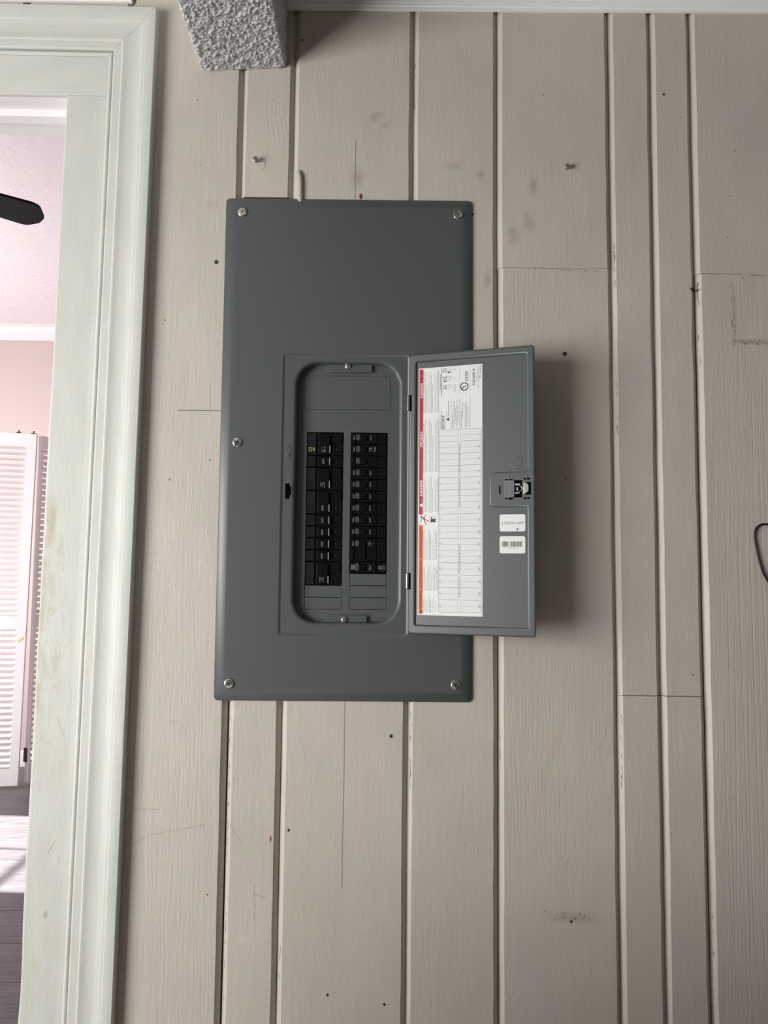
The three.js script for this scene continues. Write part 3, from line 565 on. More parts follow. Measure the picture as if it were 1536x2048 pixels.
// dead front with the two breaker openings, knocked-out row by row
const ROW0 = 0.4094, PITCH = 0.01822, COL = [[0.1322, 0.1893], [0.2003, 0.2576]], rowY = (k) => ROW0 - k * PITCH;
{
  const plate = rectShape(0.1035, 0.2865, 0.1035, 0.5285, 0.004);
  for (const [a, b] of COL) {
    const h = new THREE.Path(), t = 0.0007, y1 = rowY(15);
    h.moveTo(a, ROW0);
    for (let k = 1; k <= 14; k++) { const y = rowY(k); h.lineTo(a, y + 0.001); h.lineTo(a + t, y + 0.0003); h.lineTo(a + t, y - 0.0003); h.lineTo(a, y - 0.001); }
    h.lineTo(a, y1); h.lineTo(b, y1);
    for (let k = 14; k >= 1; k--) { const y = rowY(k); h.lineTo(b, y - 0.001); h.lineTo(b - t, y - 0.0003); h.lineTo(b - t, y + 0.0003); h.lineTo(b, y + 0.001); }
    h.lineTo(b, ROW0); h.closePath();
    plate.holes.push(h);
  }
  plate.holes.push(rectHole(0.1289, 0.2618, 0.4450, 0.4982));
  const g = extrude(plate, 0.0012, 0, 0, -0.0092);
  metreUV(g, 0.1035, 0.1035, 0.183, 0.425);
  const [bc, bg] = paint(732, 1700, () => [128, 128, 128]);
  bg.fillStyle = '#fff'; bg.font = 'bold 30px sans-serif'; bg.textAlign = 'center'; bg.textBaseline = 'middle';
  for (let k = 0; k < 15; k++) for (const [c, x] of [[1, 0.1265], [2, 0.2634]]) { bg.save(); bg.translate((x - 0.1035) * 4000, 1700 - (rowY(k + 0.5) - 0.1035) * 4000); bg.rotate(-Math.PI / 2); bg.fillText(String(2 * k + c), 0, 0); bg.restore(); }
  const bump = texture(bc, false, false);
  mesh('dead_front', g, phy({ color: M.dead.color, roughness: 0.45, clearcoat: 0.2, clearcoatRoughness: 0.4, bumpMap: bump, bumpScale: 0.00022 }), panel);
  const [kc, kg] = paint(532, 212, () => [128, 128, 128]);
  kg.strokeStyle = kg.fillStyle = '#fff'; kg.lineWidth = 3; kg.font = 'bold 34px sans-serif'; kg.textAlign = 'center'; kg.save(); kg.translate(262, 60); kg.fillText('SQUARE D', 0, 12); kg.restore();
  const kp = extrude(rectShape(0.1293, 0.2613, 0.4455, 0.4979), 0.0012, 0.0002, 0.0002, -0.0092);
  mesh('main_knockout_plate', [metreUV(kp, 0.1289, 0.445, 0.1327, 0.0532), metreUV(rbox(0.2608, 0.2626, 0.4695, 0.4715, -0.009, -0.0074, 0.0004), 0.1289, 0.445, 0.1327, 0.0532)], phy({ color: M.dead.color, roughness: 0.45, clearcoat: 0.2, clearcoatRoughness: 0.4, bumpMap: texture(kc, false, false), bumpScale: 0.0002 }), panel);
  mesh('pressed_ring', new THREE.TorusGeometry(0.0034, 0.0005, 8, 24).translate(0.1957, 0.421, -0.0081), M.dead, panel);
  for (const [c, rows] of [[0, [13, 14]], [1, [12, 13, 14]]]) for (const k of rows)
    mesh('filler_plate', extrude(rectShape(COL[c][0] + 0.0008, COL[c][1] - 0.0003, rowY(k + 1) + 0.0006, rowY(k) - 0.0003), 0.0012, 0.0003, 0.0003, -0.0094), M.dead, panel);
}
// fixing tabs with their screws
for (const [x0, x1, y0, y1, sx, sy] of [[0.1620, 0.2322, 0.5030, 0.5158, 0.1947, 0.5124], [0.1623, 0.2282, 0.1165, 0.1278, 0.1935, 0.1214]]) {
  const up = y0 > 0.3;
  mesh('fixing_tab', extrude(roundedShape([[x0, y0, up ? 0.002 : 0], [x1, y0, up ? 0.002 : 0], [x1, y1, up ? 0 : 0.002], [x0, y1, up ? 0 : 0.002]], 0), 0.0014, 0.0005, 0.0005, -0.0048), M.gray, panel);
  const s = mesh('tab_screw', screwHead(0.0046, 0.0042, 0.0009), M.chrome, panel); s.position.set(sx, sy, -0.0034); s.rotation.z = 0.5;
}

// ------------------------------------------------------------------ the door
const door = new THREE.Group();
door.name = 'door'; door.position.set(0.2902, 0.1033, 0.0142); door.rotation.y = -19.15 * Math.PI / 180;
panel.add(door);
const DW = 0.1888, DH = 0.4227;
{
  // joined to the panel as one part: pressed sheet with a rolled rim and a raised latch pad
  const e = 0.0022, rim = roundedShape([[e, e], [DW - e, e], [DW - e, DH - e], [e, DH - e]], 0.0025);
  rim.holes.push(roundedShape([[0.0077, 0.0100], [0.0077, 0.4135], [0.1802, 0.4135], [0.1802, 0.2350], [0.1252, 0.2350, 0.0065], [0.1252, 0.1885, 0.0065], [0.1802, 0.1885], [0.1802, 0.0100]], 0.0055, THREE.Path));
  mesh('door_frame', extrude(rim, 0.0058, 0.0026, 0.0026, -0.0058, { offset: 0, seg: 4, curve: 8 }), M.gray, door);
  mesh('door_sheet', box(0.003, DW - 0.003, 0.003, DH - 0.003, -0.0054, -0.0034), M.gray, door);
  // octagonal pressed knockout
  const oc = []; for (let i = 0; i < 8; i++) { const a = (i + 0.5) / 8 * 2 * Math.PI; oc.push([0.1624 + 0.0088 * Math.cos(a), 0.2508 + 0.0096 * Math.sin(a)]); }
  mesh('pressed_knockout', extrude(roundedShape(oc, 0.0025), 0.0007, 0.0003, 0.0004, -0.0036), M.gray, door);
}
// latch: window slot, sliding block, spring clip and keeper
{
  const L = new THREE.Group(); L.name = 'latch'; L.position.set(0.1252, 0.1885, 0); door.add(L);
  const put = (n, g, m) => mesh(n, g, m, L);
  put('slot', [box(0.0120, 0.0164, 0.0172, 0.0290, -0.0004, 0.0003), box(0.0265, 0.0318, 0.0345, 0.0382, -0.0004, 0.0003), box(0.0265, 0.0318, 0.0082, 0.0114, -0.0004, 0.0003), box(0.0360, 0.0452, 0.0112, 0.0362, -0.0004, 0.0003), box(0.0480, 0.0566, 0.0366, 0.0392, -0.0004, 0.0003), box(0.0480, 0.0566, 0.0086, 0.0112, -0.0004, 0.0003), box(0.0500, 0.0580, 0.0150, 0.0330, -0.0004, 0.0003), box(0.0208, 0.0252, 0.0368, 0.038, -0.0004, 0.0003), box(0.0208, 0.0252, 0.009, 0.0102, -0.0004, 0.0003)], M.dark);
  put('slot_plate', rbox(0.0143, 0.0163, 0.0178, 0.0288, -0.0003, 0.0006, 0.0003), M.latch);
  put('sliding_block', [rbox(0.0200, 0.0282, 0.0108, 0.0364, -0.0003, 0.0028, 0.0008), rbox(0.0270, 0.0345, 0.0108, 0.0364, -0.0003, 0.0042, 0.0012), rbox(0.0335, 0.0352, 0.0128, 0.0345, 0.0004, 0.0052, 0.0006)], M.latch);
  put('spring_clip', [rbox(0.0352, 0.0362, 0.015, 0.0325, 0.0006, 0.0034, 0.0004), rbox(0.0362, 0.0436, 0.0282, 0.0314, 0.0006, 0.0034, 0.0008), rbox(0.0362, 0.0428, 0.0162, 0.0188, 0.0006, 0.0034, 0.0008), tidy(new THREE.TorusGeometry(0.0044, 0.0006, 8, 20, Math.PI).rotateZ(-Math.PI / 2).translate(0.0412, 0.0238, 0.0022)).toNonIndexed(), rbox(0.0378, 0.0402, 0.0205, 0.0262, 0.0004, 0.0018, 0.0005)], M.steel);
  put('keeper', extrude(roundedShape([[0.0478, 0.0160], [0.0512, 0.0160], [0.0558, 0.0195], [0.0558, 0.0292], [0.0512, 0.0328], [0.0478, 0.0328]], 0.001), 0.004, 0.001, 0.001, 0.0003), M.steel);
  for (const y of [0.0372, 0.0092]) put('keeper_pin', rbox(0.0512, 0.0532, y, y + 0.0014, 0.0002, 0.0012, 0.0003), M.latch);
  L.userData.label = 'latch with grey sliding block and bare steel spring clip';
}
for (const y of [0.4513 - 0.1033, 0.1806 - 0.1033]) {
  const h = mesh('hinge_pin', [tidy(new THREE.CylinderGeometry(0.0021, 0.0021, 0.0205, 14)).toNonIndexed(), tidy(new THREE.SphereGeometry(0.0021, 12, 8).translate(0, 0.0102, 0)).toNonIndexed(), tidy(new THREE.SphereGeometry(0.0021, 12, 8).translate(0, -0.0102, 0)).toNonIndexed()], M.chrome, door);
  h.position.set(-0.0014, y, 0.0016); h.userData.label = 'bright steel hinge pin';
  mesh('hinge_slot', box(0.0006, 0.0034, y - 0.0125, y + 0.0125, -0.002, 0.0003), M.dark, door);
}

// printed label with warnings and the blank circuit directory
const DIR = { x0: 0.0137, x1: 0.1121, y0: 0.0270, y1: 0.4014 };
{
  const W = 536, H = 2040, [c, g] = canvas(W, H), U = (u) => u * W, V = (v) => v * H;
  g.fillStyle = '#e4e6e2'; g.fillRect(0, 0, W, H);
  g.fillStyle = '#f3dccb'; g.fillRect(0, 0, U(0.012), H);
  const vt = (s, u, v0, v1, size, color, bold = true, fit = true) => { // text that reads upwards between v1 (start) and v0
    g.save(); g.translate(U(u), V(v1)); g.rotate(-Math.PI / 2); g.fillStyle = color; g.font = `${bold ? 'bold ' : ''}${size}px sans-serif`; g.textBaseline = 'middle';
    if (fit) { const w = g.measureText(s).width; g.scale(V(v1 - v0) / w, 1); }
    g.fillText(s, 0, 0); g.restore();
  };
  const words = (u, v0, v1, a = 0.55, h = 4.5) => { // a line of print too small to read
    g.fillStyle = `rgba(58,60,62,${a})`;
    let y = V(v1); const end = V(v0);
    while (y > end) { const l = rr(5, 17); g.fillRect(U(u) - h / 2, Math.max(end, y - l), h, Math.min(l, y - end)); y -= l + rr(3, 6); }
  };
  const rule = (u0, v0, u1, v1, w = 1.6, a = 0.6) => { g.strokeStyle = `rgba(60,62,64,${a})`; g.lineWidth = w; g.beginPath(); g.moveTo(U(u0), V(v0)); g.lineTo(U(u1), V(v1)); g.stroke(); };
  // colour band
  g.fillStyle = '#a51230'; g.fillRect(U(0.013), V(0.004), U(0.062), V(0.594));
  g.fillStyle = '#dd5f1c'; g.fillRect(U(0.013), V(0.641), U(0.066), V(0.355));
  vt('DANGER', 0.048, 0.061, 0.122, 29, '#fbdfe0'); vt('PELIGRO', 0.048, 0.26, 0.324, 29, '#fbdfe0'); vt('DANGER', 0.048, 0.459, 0.524, 29, '#fbdfe0');
  const tri = (u, v, r, col) => { g.fillStyle = col; g.beginPath(); g.moveTo(U(u) - r, V(v)); g.lineTo(U(u) + r * 0.8, V(v) - r * 1.0); g.lineTo(U(u) + r * 0.8, V(v) + r * 1.0); g.closePath(); g.fill(); };
  tri(0.045, 0.5605, 16, '#fbe7e6');
  vt('AVERTISSEMENT', 0.048, 0.648, 0.772, 29, '#3a1408'); vt('ADVERTENCIA', 0.048, 0.783, 0.892, 29, '#3a1408'); vt('WARNING', 0.048, 0.902, 0.975, 30, '#2a0c06'); tri(0.048, 0.9855, 15, '#2a0c06');
  // pictograms: a person struck by a spark; a pointing hand over a book
  g.fillStyle = '#eef0ec'; g.fillRect(U(0.015), V(0.600), U(0.165), V(0.040)); g.strokeStyle = 'rgba(90,80,78,0.7)'; g.lineWidth = 1.6; g.strokeRect(U(0.03), V(0.600), U(0.148), V(0.039));
  g.strokeStyle = '#a8343c'; g.lineCap = 'round';
  for (const [a, b, x, y, w] of [[0.05, 0.612, 0.105, 0.612, 9], [0.085, 0.612, 0.13, 0.601, 6], [0.085, 0.614, 0.165, 0.626, 8], [0.085, 0.614, 0.125, 0.637, 8], [0.06, 0.613, 0.045, 0.624, 6]]) { g.lineWidth = w; g.beginPath(); g.moveTo(U(a), V(b)); g.lineTo(U(x), V(y)); g.stroke(); }
  g.beginPath(); g.fillStyle = '#a8343c'; g.arc(U(0.055), V(0.606), 8, 0, 7); g.fill();
  g.strokeStyle = '#555b70'; g.lineWidth = 3; g.beginPath(); g.moveTo(U(0.03), V(0.636)); g.lineTo(U(0.05), V(0.630)); g.lineTo(U(0.045), V(0.627)); g.lineTo(U(0.062), V(0.621)); g.stroke();
  g.fillStyle = '#15181a'; g.fillRect(U(0.2), V(0.618), U(0.075), V(0.011)); g.beginPath(); g.moveTo(U(0.275), V(0.630)); g.lineTo(U(0.275), V(0.615)); g.lineTo(U(0.235), V(0.618)); g.lineTo(U(0.215), V(0.609)); g.lineTo(U(0.2), V(0.612)); g.lineTo(U(0.225), V(0.622)); g.closePath(); g.fill(); g.strokeStyle = '#666'; g.lineWidth = 1.5; g.strokeRect(U(0.19), V(0.609), U(0.09), V(0.021));
  // small print beside the band
  for (const [a, b, n, u0] of [[0.012, 0.187, 11, 0.086], [0.205, 0.43, 11, 0.086], [0.442, 0.592, 11, 0.09], [0.655, 0.782, 10, 0.086], [0.795, 0.905, 11, 0.084], [0.916, 0.99, 9, 0.09]]) for (let i = 0; i < n; i++) { const u = u0 + i * 0.0232; words(u, a + (i % 3 === 1 ? 0.006 : i % 4 === 2 ? (b - a) * 0.33 : rr(0.001, 0.03)), b - (i % 5 ? 0.003 : 0), i % 4 === 3 ? 0.3 : 0.58, 4.2); }
  // upper right block
  rule(0.322, 0.006, 0.322, 0.118, 1.8, 0.4); rule(0.322, 0.127, 0.322, 0.255, 1.8, 0.4);
  words(0.347, 0.03, 0.095, 0.8, 5.5); words(0.367, 0.005, 0.118, 0.85, 6.5);
  for (const v of [0.008, 0.041, 0.076]) { for (let i = 0; i < 3; i++) words(0.40 + i * 0.02, v, v + 0.014, 0.75, 6); for (let i = 0; i < 4; i++) rule(0.41, v + i * 0.004, 0.535, v + i * 0.004, 1, 0.35); g.strokeStyle = '#444'; g.lineWidth = 1.5; g.strokeRect(U(0.40), V(v), U(0.10), V(0.017)); }
  g.fillStyle = '#111'; for (const [u, v] of [[0.475, 0.0245], [0.415, 0.061]]) { g.beginPath(); g.moveTo(U(u), V(v) - 7); g.lineTo(U(u) + 14, V(v)); g.lineTo(U(u), V(v) + 7); g.lineTo(U(u) - 10, V(v)); g.closePath(); g.fill(); rule(u, v, u + 0.055, v, 3, 0.9); }
  words(0.575, 0.008, 0.018, 0.5, 7); words(0.575, 0.05, 0.056, 0.4, 7); words(0.56, 0.078, 0.1, 0.5, 4); words(0.585, 0.075, 0.105, 0.5, 4);
  rule(0.645, 0.004, 0.645, 0.112, 1.8, 0.5); rule(0.815, 0.004, 0.815, 0.112, 1.8, 0.5); rule(0.815, 0.122, 0.815, 0.25, 1.8, 0.5);
  g.strokeStyle = '#26282a'; g.lineWidth = 8; g.beginPath(); g.arc(U(0.722), V(0.087), 31, 0, 7); g.stroke();
  g.save(); g.translate(U(0.70), V(0.094)); g.rotate(-Math.PI / 2); g.fillStyle = '#1b1d1f'; g.font = 'bold 34px sans-serif'; g.textBaseline = 'middle'; g.fillText('U', -8, -2); g.fillText('L', 10, 14); g.restore();
  vt('LISTED', 0.752, 0.025, 0.066, 27, '#222426'); words(0.782, 0.03, 0.068, 0.5, 4);
  vt('SQUARE D', 0.868, 0.016, 0.085, 25, '#1d2022'); words(0.912, 0.03, 0.07, 0.5, 4); words(0.935, 0.01, 0.097, 0.6, 4); vt('08', 0.963, 0.046, 0.057, 14, '#333'); words(0.967, 0.008, 0.036, 0.6, 7);
  vt('QOC30UF', 0.392, 0.198, 0.256, 29, '#1b1d1f', true); words(0.345, 0.195, 0.255, 0.6, 5); words(0.362, 0.18, 0.255, 0.55, 5); words(0.422, 0.215, 0.256, 0.5, 4);
  tri(0.465, 0.216, 15, '#1b1d1f'); words(0.452, 0.185, 0.207, 0.7, 5); words(0.475, 0.14, 0.205, 0.7, 5);
  [[0.515, 0.13, 0.25, 0.4], [0.535, 0.19, 0.255, 0.75], [0.562, 0.14, 0.255, 0.7], [0.582, 0.17, 0.235, 0.6], [0.608, 0.138, 0.255, 0.7], [0.625, 0.165, 0.24, 0.6], [0.652, 0.135, 0.255, 0.7], [0.678, 0.185, 0.255, 0.75], [0.7, 0.15, 0.215, 0.7], [0.735, 0.155, 0.25, 0.5], [0.755, 0.15, 0.25, 0.55], [0.775, 0.165, 0.25, 0.5], [0.795, 0.17, 0.25, 0.4]].forEach(([u, a, b, al]) => words(u, a, b, al, 4.6));
  // directory table: rows 1 to 30
  const t0 = 0.2585, row = (0.986 - t0) / 15;
  g.fillStyle = 'rgba(222,224,221,1)'; g.fillRect(U(0.33), V(t0), U(0.65), V(15 * row));
  for (let k = 0; k <= 15; k++) rule(0.328, t0 + k * row, 0.982, t0 + k * row, 2.2, 0.72);
  for (let k = 0; k < 15; k++) { const v = t0 + (k + 0.5) * row; rule(0.375, v, 0.628, v, 1.8, 0.42); rule(0.664, v, 0.93, v, 1.8, 0.42); vt(String(2 * k + 1), 0.352, v - (k > 4 ? 0.0072 : 0.0034), v + (k > 4 ? 0.0072 : 0.0034), 22, '#50545a', false); vt(String(2 * k + 2), 0.954, v - (k > 3 ? 0.0072 : 0.0036), v + (k > 3 ? 0.0072 : 0.0036), 24, '#3e4248', false); }
  for (const [u, w] of [[0.328, 2.6], [0.630, 2.4], [0.662, 2.4], [0.982, 3]]) rule(u, t0, u, 0.986, w, 0.7);
  g.fillStyle = '#e8eae6'; g.fillRect(U(0.633), V(t0 + 0.001), U(0.027), V(0.725));
  for (const [a, b] of [[0.315, 0.445], [0.455, 0.572], [0.715, 0.835], [0.845, 0.925]]) words(0.646, a, b, 0.62, 6);
  const lab = metreUV(extrude(rectShape(DIR.x0, DIR.x1, DIR.y0, DIR.y1), 0.0003, 0, 0, -0.0034), DIR.x0, DIR.y0, DIR.x1 - DIR.x0, DIR.y1 - DIR.y0);
  mesh('directory_label', lab, std({ map: texture(c, true, false), color: lin(0.88, 0.88, 0.88), roughness: 0.5 }), door).userData.label = 'white printed label with red and orange warning band and blank circuit directory';
}
{
  const st = (name, label, x0, x1, y0, y1, draw) => {
    const [c, g] = canvas(320, 216); g.fillStyle = '#e6e8e5'; g.fillRect(0, 0, 320, 216); g.fillStyle = '#202326'; g.textAlign = 'center'; g.textBaseline = 'middle'; draw(g);
    mesh(name, metreUV(extrude(rectShape(x0, x1, y0, y1, 0.003), 0.0003, 0, 0, -0.0034), x0, y0, x1 - x0, y1 - y0), std({ map: texture(c, true, false), color: lin(0.88, 0.88, 0.88), roughness: 0.45 }), door).userData.label = label;
  };
  st('number_sticker', 'white sticker printed 233631-SAP', 0.1374, 0.1746, 0.1508, 0.1756, (g) => { g.font = '46px sans-serif'; g.save(); g.translate(161, 110); const w = g.measureText('233631-SAP').width; g.scale(284 / w, 1); g.fillText('233631-SAP', 0, 0); g.restore(); g.beginPath(); g.ellipse(223, 190, 11, 12, 0, 0, 7); g.fill(); });
  st('barcode_sticker', 'white sticker with a barcode', 0.1372, 0.1744, 0.1190, 0.1438, (g) => {
    let x = 32; g.fillStyle = '#34373a';
    while (x < 282) { const w = [2.5, 4, 6.5, 9][Math.floor(rnd() * 4)]; if (!(x > 112 && x < 122)) g.fillRect(x, 66, w, 66); x += w + rr(2.5, 6); }
    g.font = '21px sans-serif'; g.save(); g.translate(158, 150); g.scale(1.1, 0.85); g.fillText('2330010274', 0, 0); g.restore();
  });
}

// ------------------------------------------------------------------ circuit breakers
const [atlas, ag] = canvas(512, 512);
ag.fillStyle = '#0a0a0b'; ag.fillRect(0, 0, 512, 512);
const cells = {};
function cell(name, i, draw) { // 64 x 64 cells; prints read upwards
  const x = (i % 8) * 64, y = Math.floor(i / 8) * 64; ag.save(); ag.beginPath(); ag.rect(x, y, 64, 64); ag.clip(); ag.translate(x + 32, y + 32); draw(ag); ag.restore();
  cells[name] = [x / 512, 1 - (y + 64) / 512, 64 / 512];
}
const up = (s, size, col, dx = 0, sx = 1) => (g) => { g.rotate(-Math.PI / 2); g.scale(sx, 1); g.fillStyle = col; g.font = `bold ${size}px sans-serif`; g.textAlign = 'center'; g.textBaseline = 'middle'; g.fillText(s, 0, dx); };
cell('OFF', 0, up('OFF', 31, '#8d8981')); cell('ON', 1, up('ON', 38, '#8d8981'));
cell('on', 4, up('ON', 26, '#4a4844')); cell('plain', 5, () => {});
cell('qo', 6, (g) => { g.fillStyle = '#77783a'; g.fillRect(-30, -22, 32, 44); g.fillStyle = '#1c1d14'; g.fillRect(-20, -9, 12, 18); up('QO', 26, '#b8b4a8', 18)(g); });
cell('square', 7, (g) => { g.strokeStyle = '#5c5a54'; g.lineWidth = 5; g.strokeRect(2, -22, 26, 44); g.strokeRect(11, -10, 9, 20); up('QO', 26, '#8a867c', -16)(g); });
cell('text', 8, (g) => { g.fillStyle = '#7a766c'; for (let i = 0; i < 4; i++) g.fillRect(-28 + i * 15, -26 + (i % 2) * 8, 6, 50 - (i % 3) * 12); });
cell('textOFF', 9, (g) => { up('OFF', 29, '#8d8981', 16)(g); g.rotate(Math.PI / 2); g.fillStyle = '#68645c'; g.fillRect(-24, -26, 5, 48); g.fillRect(-24, -14, 5, 40); for (let i = 0; i < 2; i++) g.fillRect(-26, 14 + i * 10, 52, 4); });
cell('grid', 10, (g) => { g.fillStyle = '#151516'; g.fillRect(-32, -32, 64, 64); g.strokeStyle = '#242426'; g.lineWidth = 2; for (let i = -30; i < 32; i += 10) { g.beginPath(); g.moveTo(i, -32); g.lineTo(i, 32); g.moveTo(-32, i); g.lineTo(32, i); g.stroke(); } });
cell('lite', 11, (g) => { g.fillStyle = '#6c685f'; g.fillRect(-32, -32, 64, 64); up('OFF', 24, '#3a3834')(g); });
const atlasMat = phy({ map: texture(atlas, true, false), roughness: 0.5, specularIntensity: 0.2 });
function print(name, x, y, w, h, z, kind, parent) {
  const g = new THREE.PlaneGeometry(w, h), uv = g.attributes.uv, [u, v, s] = cells[kind];
  for (let i = 0; i < 4; i++) uv.setXY(i, u + uv.getX(i) * s, v + uv.getY(i) * s);
  g.translate(x, y, z);
  return mesh(name, g, atlasMat, parent);
}
// origin at the breaker's centre on the dead front; poles 1 or 2; W across
const BW = 0.0562;
function breaker(col, row, poles, label, o = {}) {
  const cx = (COL[col][0] + COL[col][1]) / 2, cy = rowY(row + poles / 2), H = poles * PITCH - 0.0007;
  const t = thing('circuit_breaker', label, 'circuit breaker', [cx, B + cy, -0.008], 'black circuit breakers in two columns of the panel');
  const x0 = -BW / 2, yb = -H / 2, X = (f) => x0 + f * BW, top = H / 2, q = PITCH / 2;
  const yp = poles === 2 ? (o.printRow === 'upper' ? top - q : yb + q) : 0; // the pole that carries the print
  if (col === 0) {
    mesh('body', [rbox(X(0.01), X(0.99), yb, top, -0.014, -0.0012, 0.0008), rbox(X(0.015), X(0.26), yb + 0.0006, top - 0.0006, -0.003, 0.0004, 0.0007), rbox(X(0.30), X(0.62), yb + 0.0014, top - 0.0014, -0.003, 0.0012, 0.0012), ...(poles === 2 ? [rbox(X(0.62), X(0.97), yb + q * 2 + 0.0006, top - 0.001, -0.003, 0.0006, 0.0012)] : [])], M.black, t);
    mesh('label_plate', rbox(X(0.025), X(0.25), yb + 0.0012, top - 0.0012, 0.0001, 0.0007, 0.0003), M.blackLabel, t);
    mesh('handle', extrude(roundedShape([[X(0.38), yb + 0.0035], [X(0.63), yb + 0.0035], [X(0.63), top - 0.0035], [X(0.38), top - 0.0035]], 0.001), 0.0042, 0.001, 0.001, 0.0004), M.handle, t);
    mesh('status_bar', rbox(X(0.622), X(0.652), yp - 0.0061, yp + 0.0052, 0.001, 0.0045, 0.0004), M.white, t).userData.label = 'pale status bar';
    if (o.line !== false) mesh('flag', rbox(X(0.728), X(0.738), yp - 0.0066, yp + (poles === 2 ? 0.0085 : 0.005), -0.001, 0.0003, 0.0002), poles === 2 ? M.grip : M.blackLabel, t);
    print('rating_mark', X(0.46), yp - 0.0006, 0.0078, 0.0098, 0.00475, o.rating ?? 'OFF', t);
    print('label_print', X(0.135), yp, 0.0108, 0.0104, 0.00085, o.logo ? 'qo' : 'grid', t);
    print('position_mark', X(0.82), yp + 0.0004, 0.006, 0.0062, -0.00105, 'on', t);
  } else {
    mesh('body', [rbox(X(0.01), X(0.99), yb, top, -0.014, -0.0012, 0.0008), rbox(X(0.02), X(0.12), yb + 0.0012, top - 0.0012, -0.003, 0.0004, 0.0007), rbox(X(0.44), X(0.73), yb + 0.0012, top - 0.0012, -0.003, 0.0014, 0.0012), rbox(X(0.74), X(0.98), yb + 0.0006, top - 0.0006, -0.003, 0.0002, 0.0007)], M.black, t);
    mesh('handle', extrude(roundedShape([[X(0.24), yb + 0.004], [X(0.43), yb + 0.004], [X(0.43), top - 0.004], [X(0.24), top - 0.004]], 0.001), 0.0036, 0.001, 0.001, 0.0002), M.handle, t);
    const gh = o.last ? 0.0115 : 0.0092;
    mesh('grip', [0, 1, 2, 3].map((i) => rbox(X(0.145 + i * 0.0265), X(0.166 + i * 0.0265), yp - gh / 2 + 0.0012, yp + gh / 2 + 0.0012, -0.001, 0.0019 + i * 0.0004, 0.0004)), M.grip, t).userData.label = 'ridged grey grip';
    print('position_mark', X(0.088), yp + 0.0008, 0.0054, 0.0072, 0.0006, o.last ? 'lite' : row === 2 ? 'plain' : 'ON', t);
    print('rating_mark', X(0.545), yp + 0.0006, 0.0062, 0.0088, 0.0016, o.rating ?? 'OFF', t);
    if (o.mark) print('small_print', X(0.66), yp + 0.0006, 0.0058, 0.0082, 0.0016, o.mark, t);
    if (o.last) print('logo_print', X(0.87), yp + 0.0006, 0.0118, 0.0104, 0.0004, 'square', t);
  }
  return t;
}
const L2 = (n, x) => breaker(0, ...n, x[0], x[1]), R2 = (n, x) => breaker(1, ...n, x[0], x[1]);
L2([0, 2], ['double-pole black breaker with a small yellow-green square, topmost of the left column', { logo: true, rating: 'textOFF' }]);
L2([2, 1], ['single-pole black breaker second from the top of the left column, between two double ones', {}]);
L2([3, 2], ['double-pole black breaker third from the top of the left column, below the first single one', { rating: 'text' }]);
L2([5, 2], ['double-pole black breaker fourth from the top of the left column, above the row of singles', {}]);
L2([7, 1], ['single-pole black breaker, uppermost of the four singles stacked in the left column', {}]);
L2([8, 1], ['single-pole black breaker, second of the four singles stacked in the left column', {}]);
L2([9, 1], ['single-pole black breaker, third of the four singles stacked in the left column', {}]);
L2([10, 1], ['single-pole black breaker, lowest of the four singles stacked in the left column', {}]);
L2([11, 2], ['double-pole black breaker at the bottom of the left column, above the blank grey plates', { rating: 'text' }]);
['first from the top', 'second from the top, with extra print', 'third from the top, with no print on it', 'fourth from the top', 'fifth from the top', 'sixth from the top', 'seventh from the top', 'eighth from the top', 'ninth from the top, just above the double one'].forEach((w, k) => R2([k, 1], [`single-pole black breaker in the right column, ${w}`, { rating: k === 1 ? 'text' : k === 2 ? 'plain' : undefined, mark: k === 1 ? 'ON' : undefined }]));
R2([9, 2], ['double-pole blue-black breaker near the bottom of the right column', { rating: 'text', printRow: 'upper', mark: 'on' }]);
R2([11, 1], ['single-pole black breaker with white logo print, lowest of the right column', { rating: 'textOFF', last: true }]);

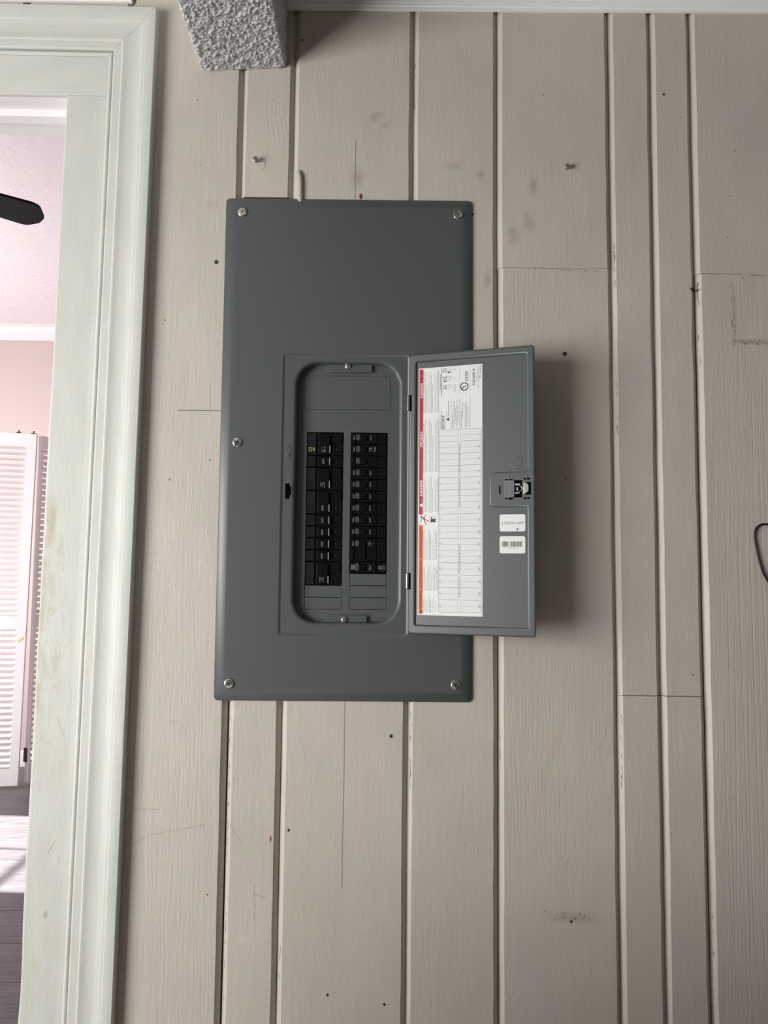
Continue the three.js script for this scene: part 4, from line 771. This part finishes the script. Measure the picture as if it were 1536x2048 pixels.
// ------------------------------------------------------------------ small things on the wall
function stud(label, x, y, a) {
  const t = thing('screw', label, 'screw', [x, B + y, 0]);
  const h = mesh('head', screwHead(0.0043, 0.0026, 0.0011), M.steel, t); h.position.z = 0.0072; h.rotation.z = a;
  const pts = []; for (let i = 0; i <= 22; i++) pts.push([0.0019 + (i % 2) * 0.0005, -0.0065 + i * 0.00062]);
  mesh('shank', lathe(pts, 14), M.steel, t);
}
stud('steel screw sticking out of the narrow board left of centre, above the panel', 0.0451, 0.8404, 0.3);
stud('steel screw sticking out of the wide board right of the panel top', 0.5375, 0.8347, 0.9);
{
  // end of a cable painted over in the groove above the panel
  const c = new THREE.CatmullRomCurve3([[0.1138, 0.822, -0.002], [0.1142, 0.819, 0.0008], [0.1150, 0.813, 0.0012], [0.1158, 0.80, 0.0012], [0.1162, 0.77, 0.001]].map((p) => new THREE.Vector3(...p)));
  const g = new THREE.TubeGeometry(c, 30, 0.0047, 12), o = thing('cable_stub', 'painted-over cable end running down the board to the top edge of the panel', 'cable', [0, B, 0]);
  g.computeVertexNormals();
  mesh('painted_sheath', metreUV(g.toNonIndexed(), WX, WY, WW, WH), M.board, o);
  mesh('blunt_end', metreUV(tidy(new THREE.SphereGeometry(0.0052, 14, 10).scale(0.92, 1.4, 0.85).translate(0.1135, 0.8195, 0.0006)).toNonIndexed(), WX, WY, WW, WH), M.board, o);
}
{
  const c = new THREE.CatmullRomCurve3([[0.95, 0.232], [0.90, 0.248], [0.862, 0.264], [0.8445, 0.2695], [0.8348, 0.2720], [0.8271, 0.2705], [0.8208, 0.2643], [0.8184, 0.2536], [0.8201, 0.2399], [0.8254, 0.2133], [0.831, 0.1959], [0.8368, 0.1854], [0.852, 0.163], [0.90, 0.115], [0.97, 0.04], [1.0, -0.2]].map(([x, y]) => new THREE.Vector3(x, y, 0.0036)));
  const o = thing('wire', 'thin black wire looping against the boards at the right edge', 'wire', [0, B, 0]);
  mesh('wire_loop', new THREE.TubeGeometry(c, 160, 0.00155, 8), M.cable, o);
  mesh('staple', tidy(new THREE.TorusGeometry(0.0024, 0.0005, 6, 16, Math.PI).rotateY(Math.PI / 2).translate(0, 0, 0.0024)).translate(0.8405, 0.2712, 0.0004), M.steel, o);
}

renderer.render(scene, camera);
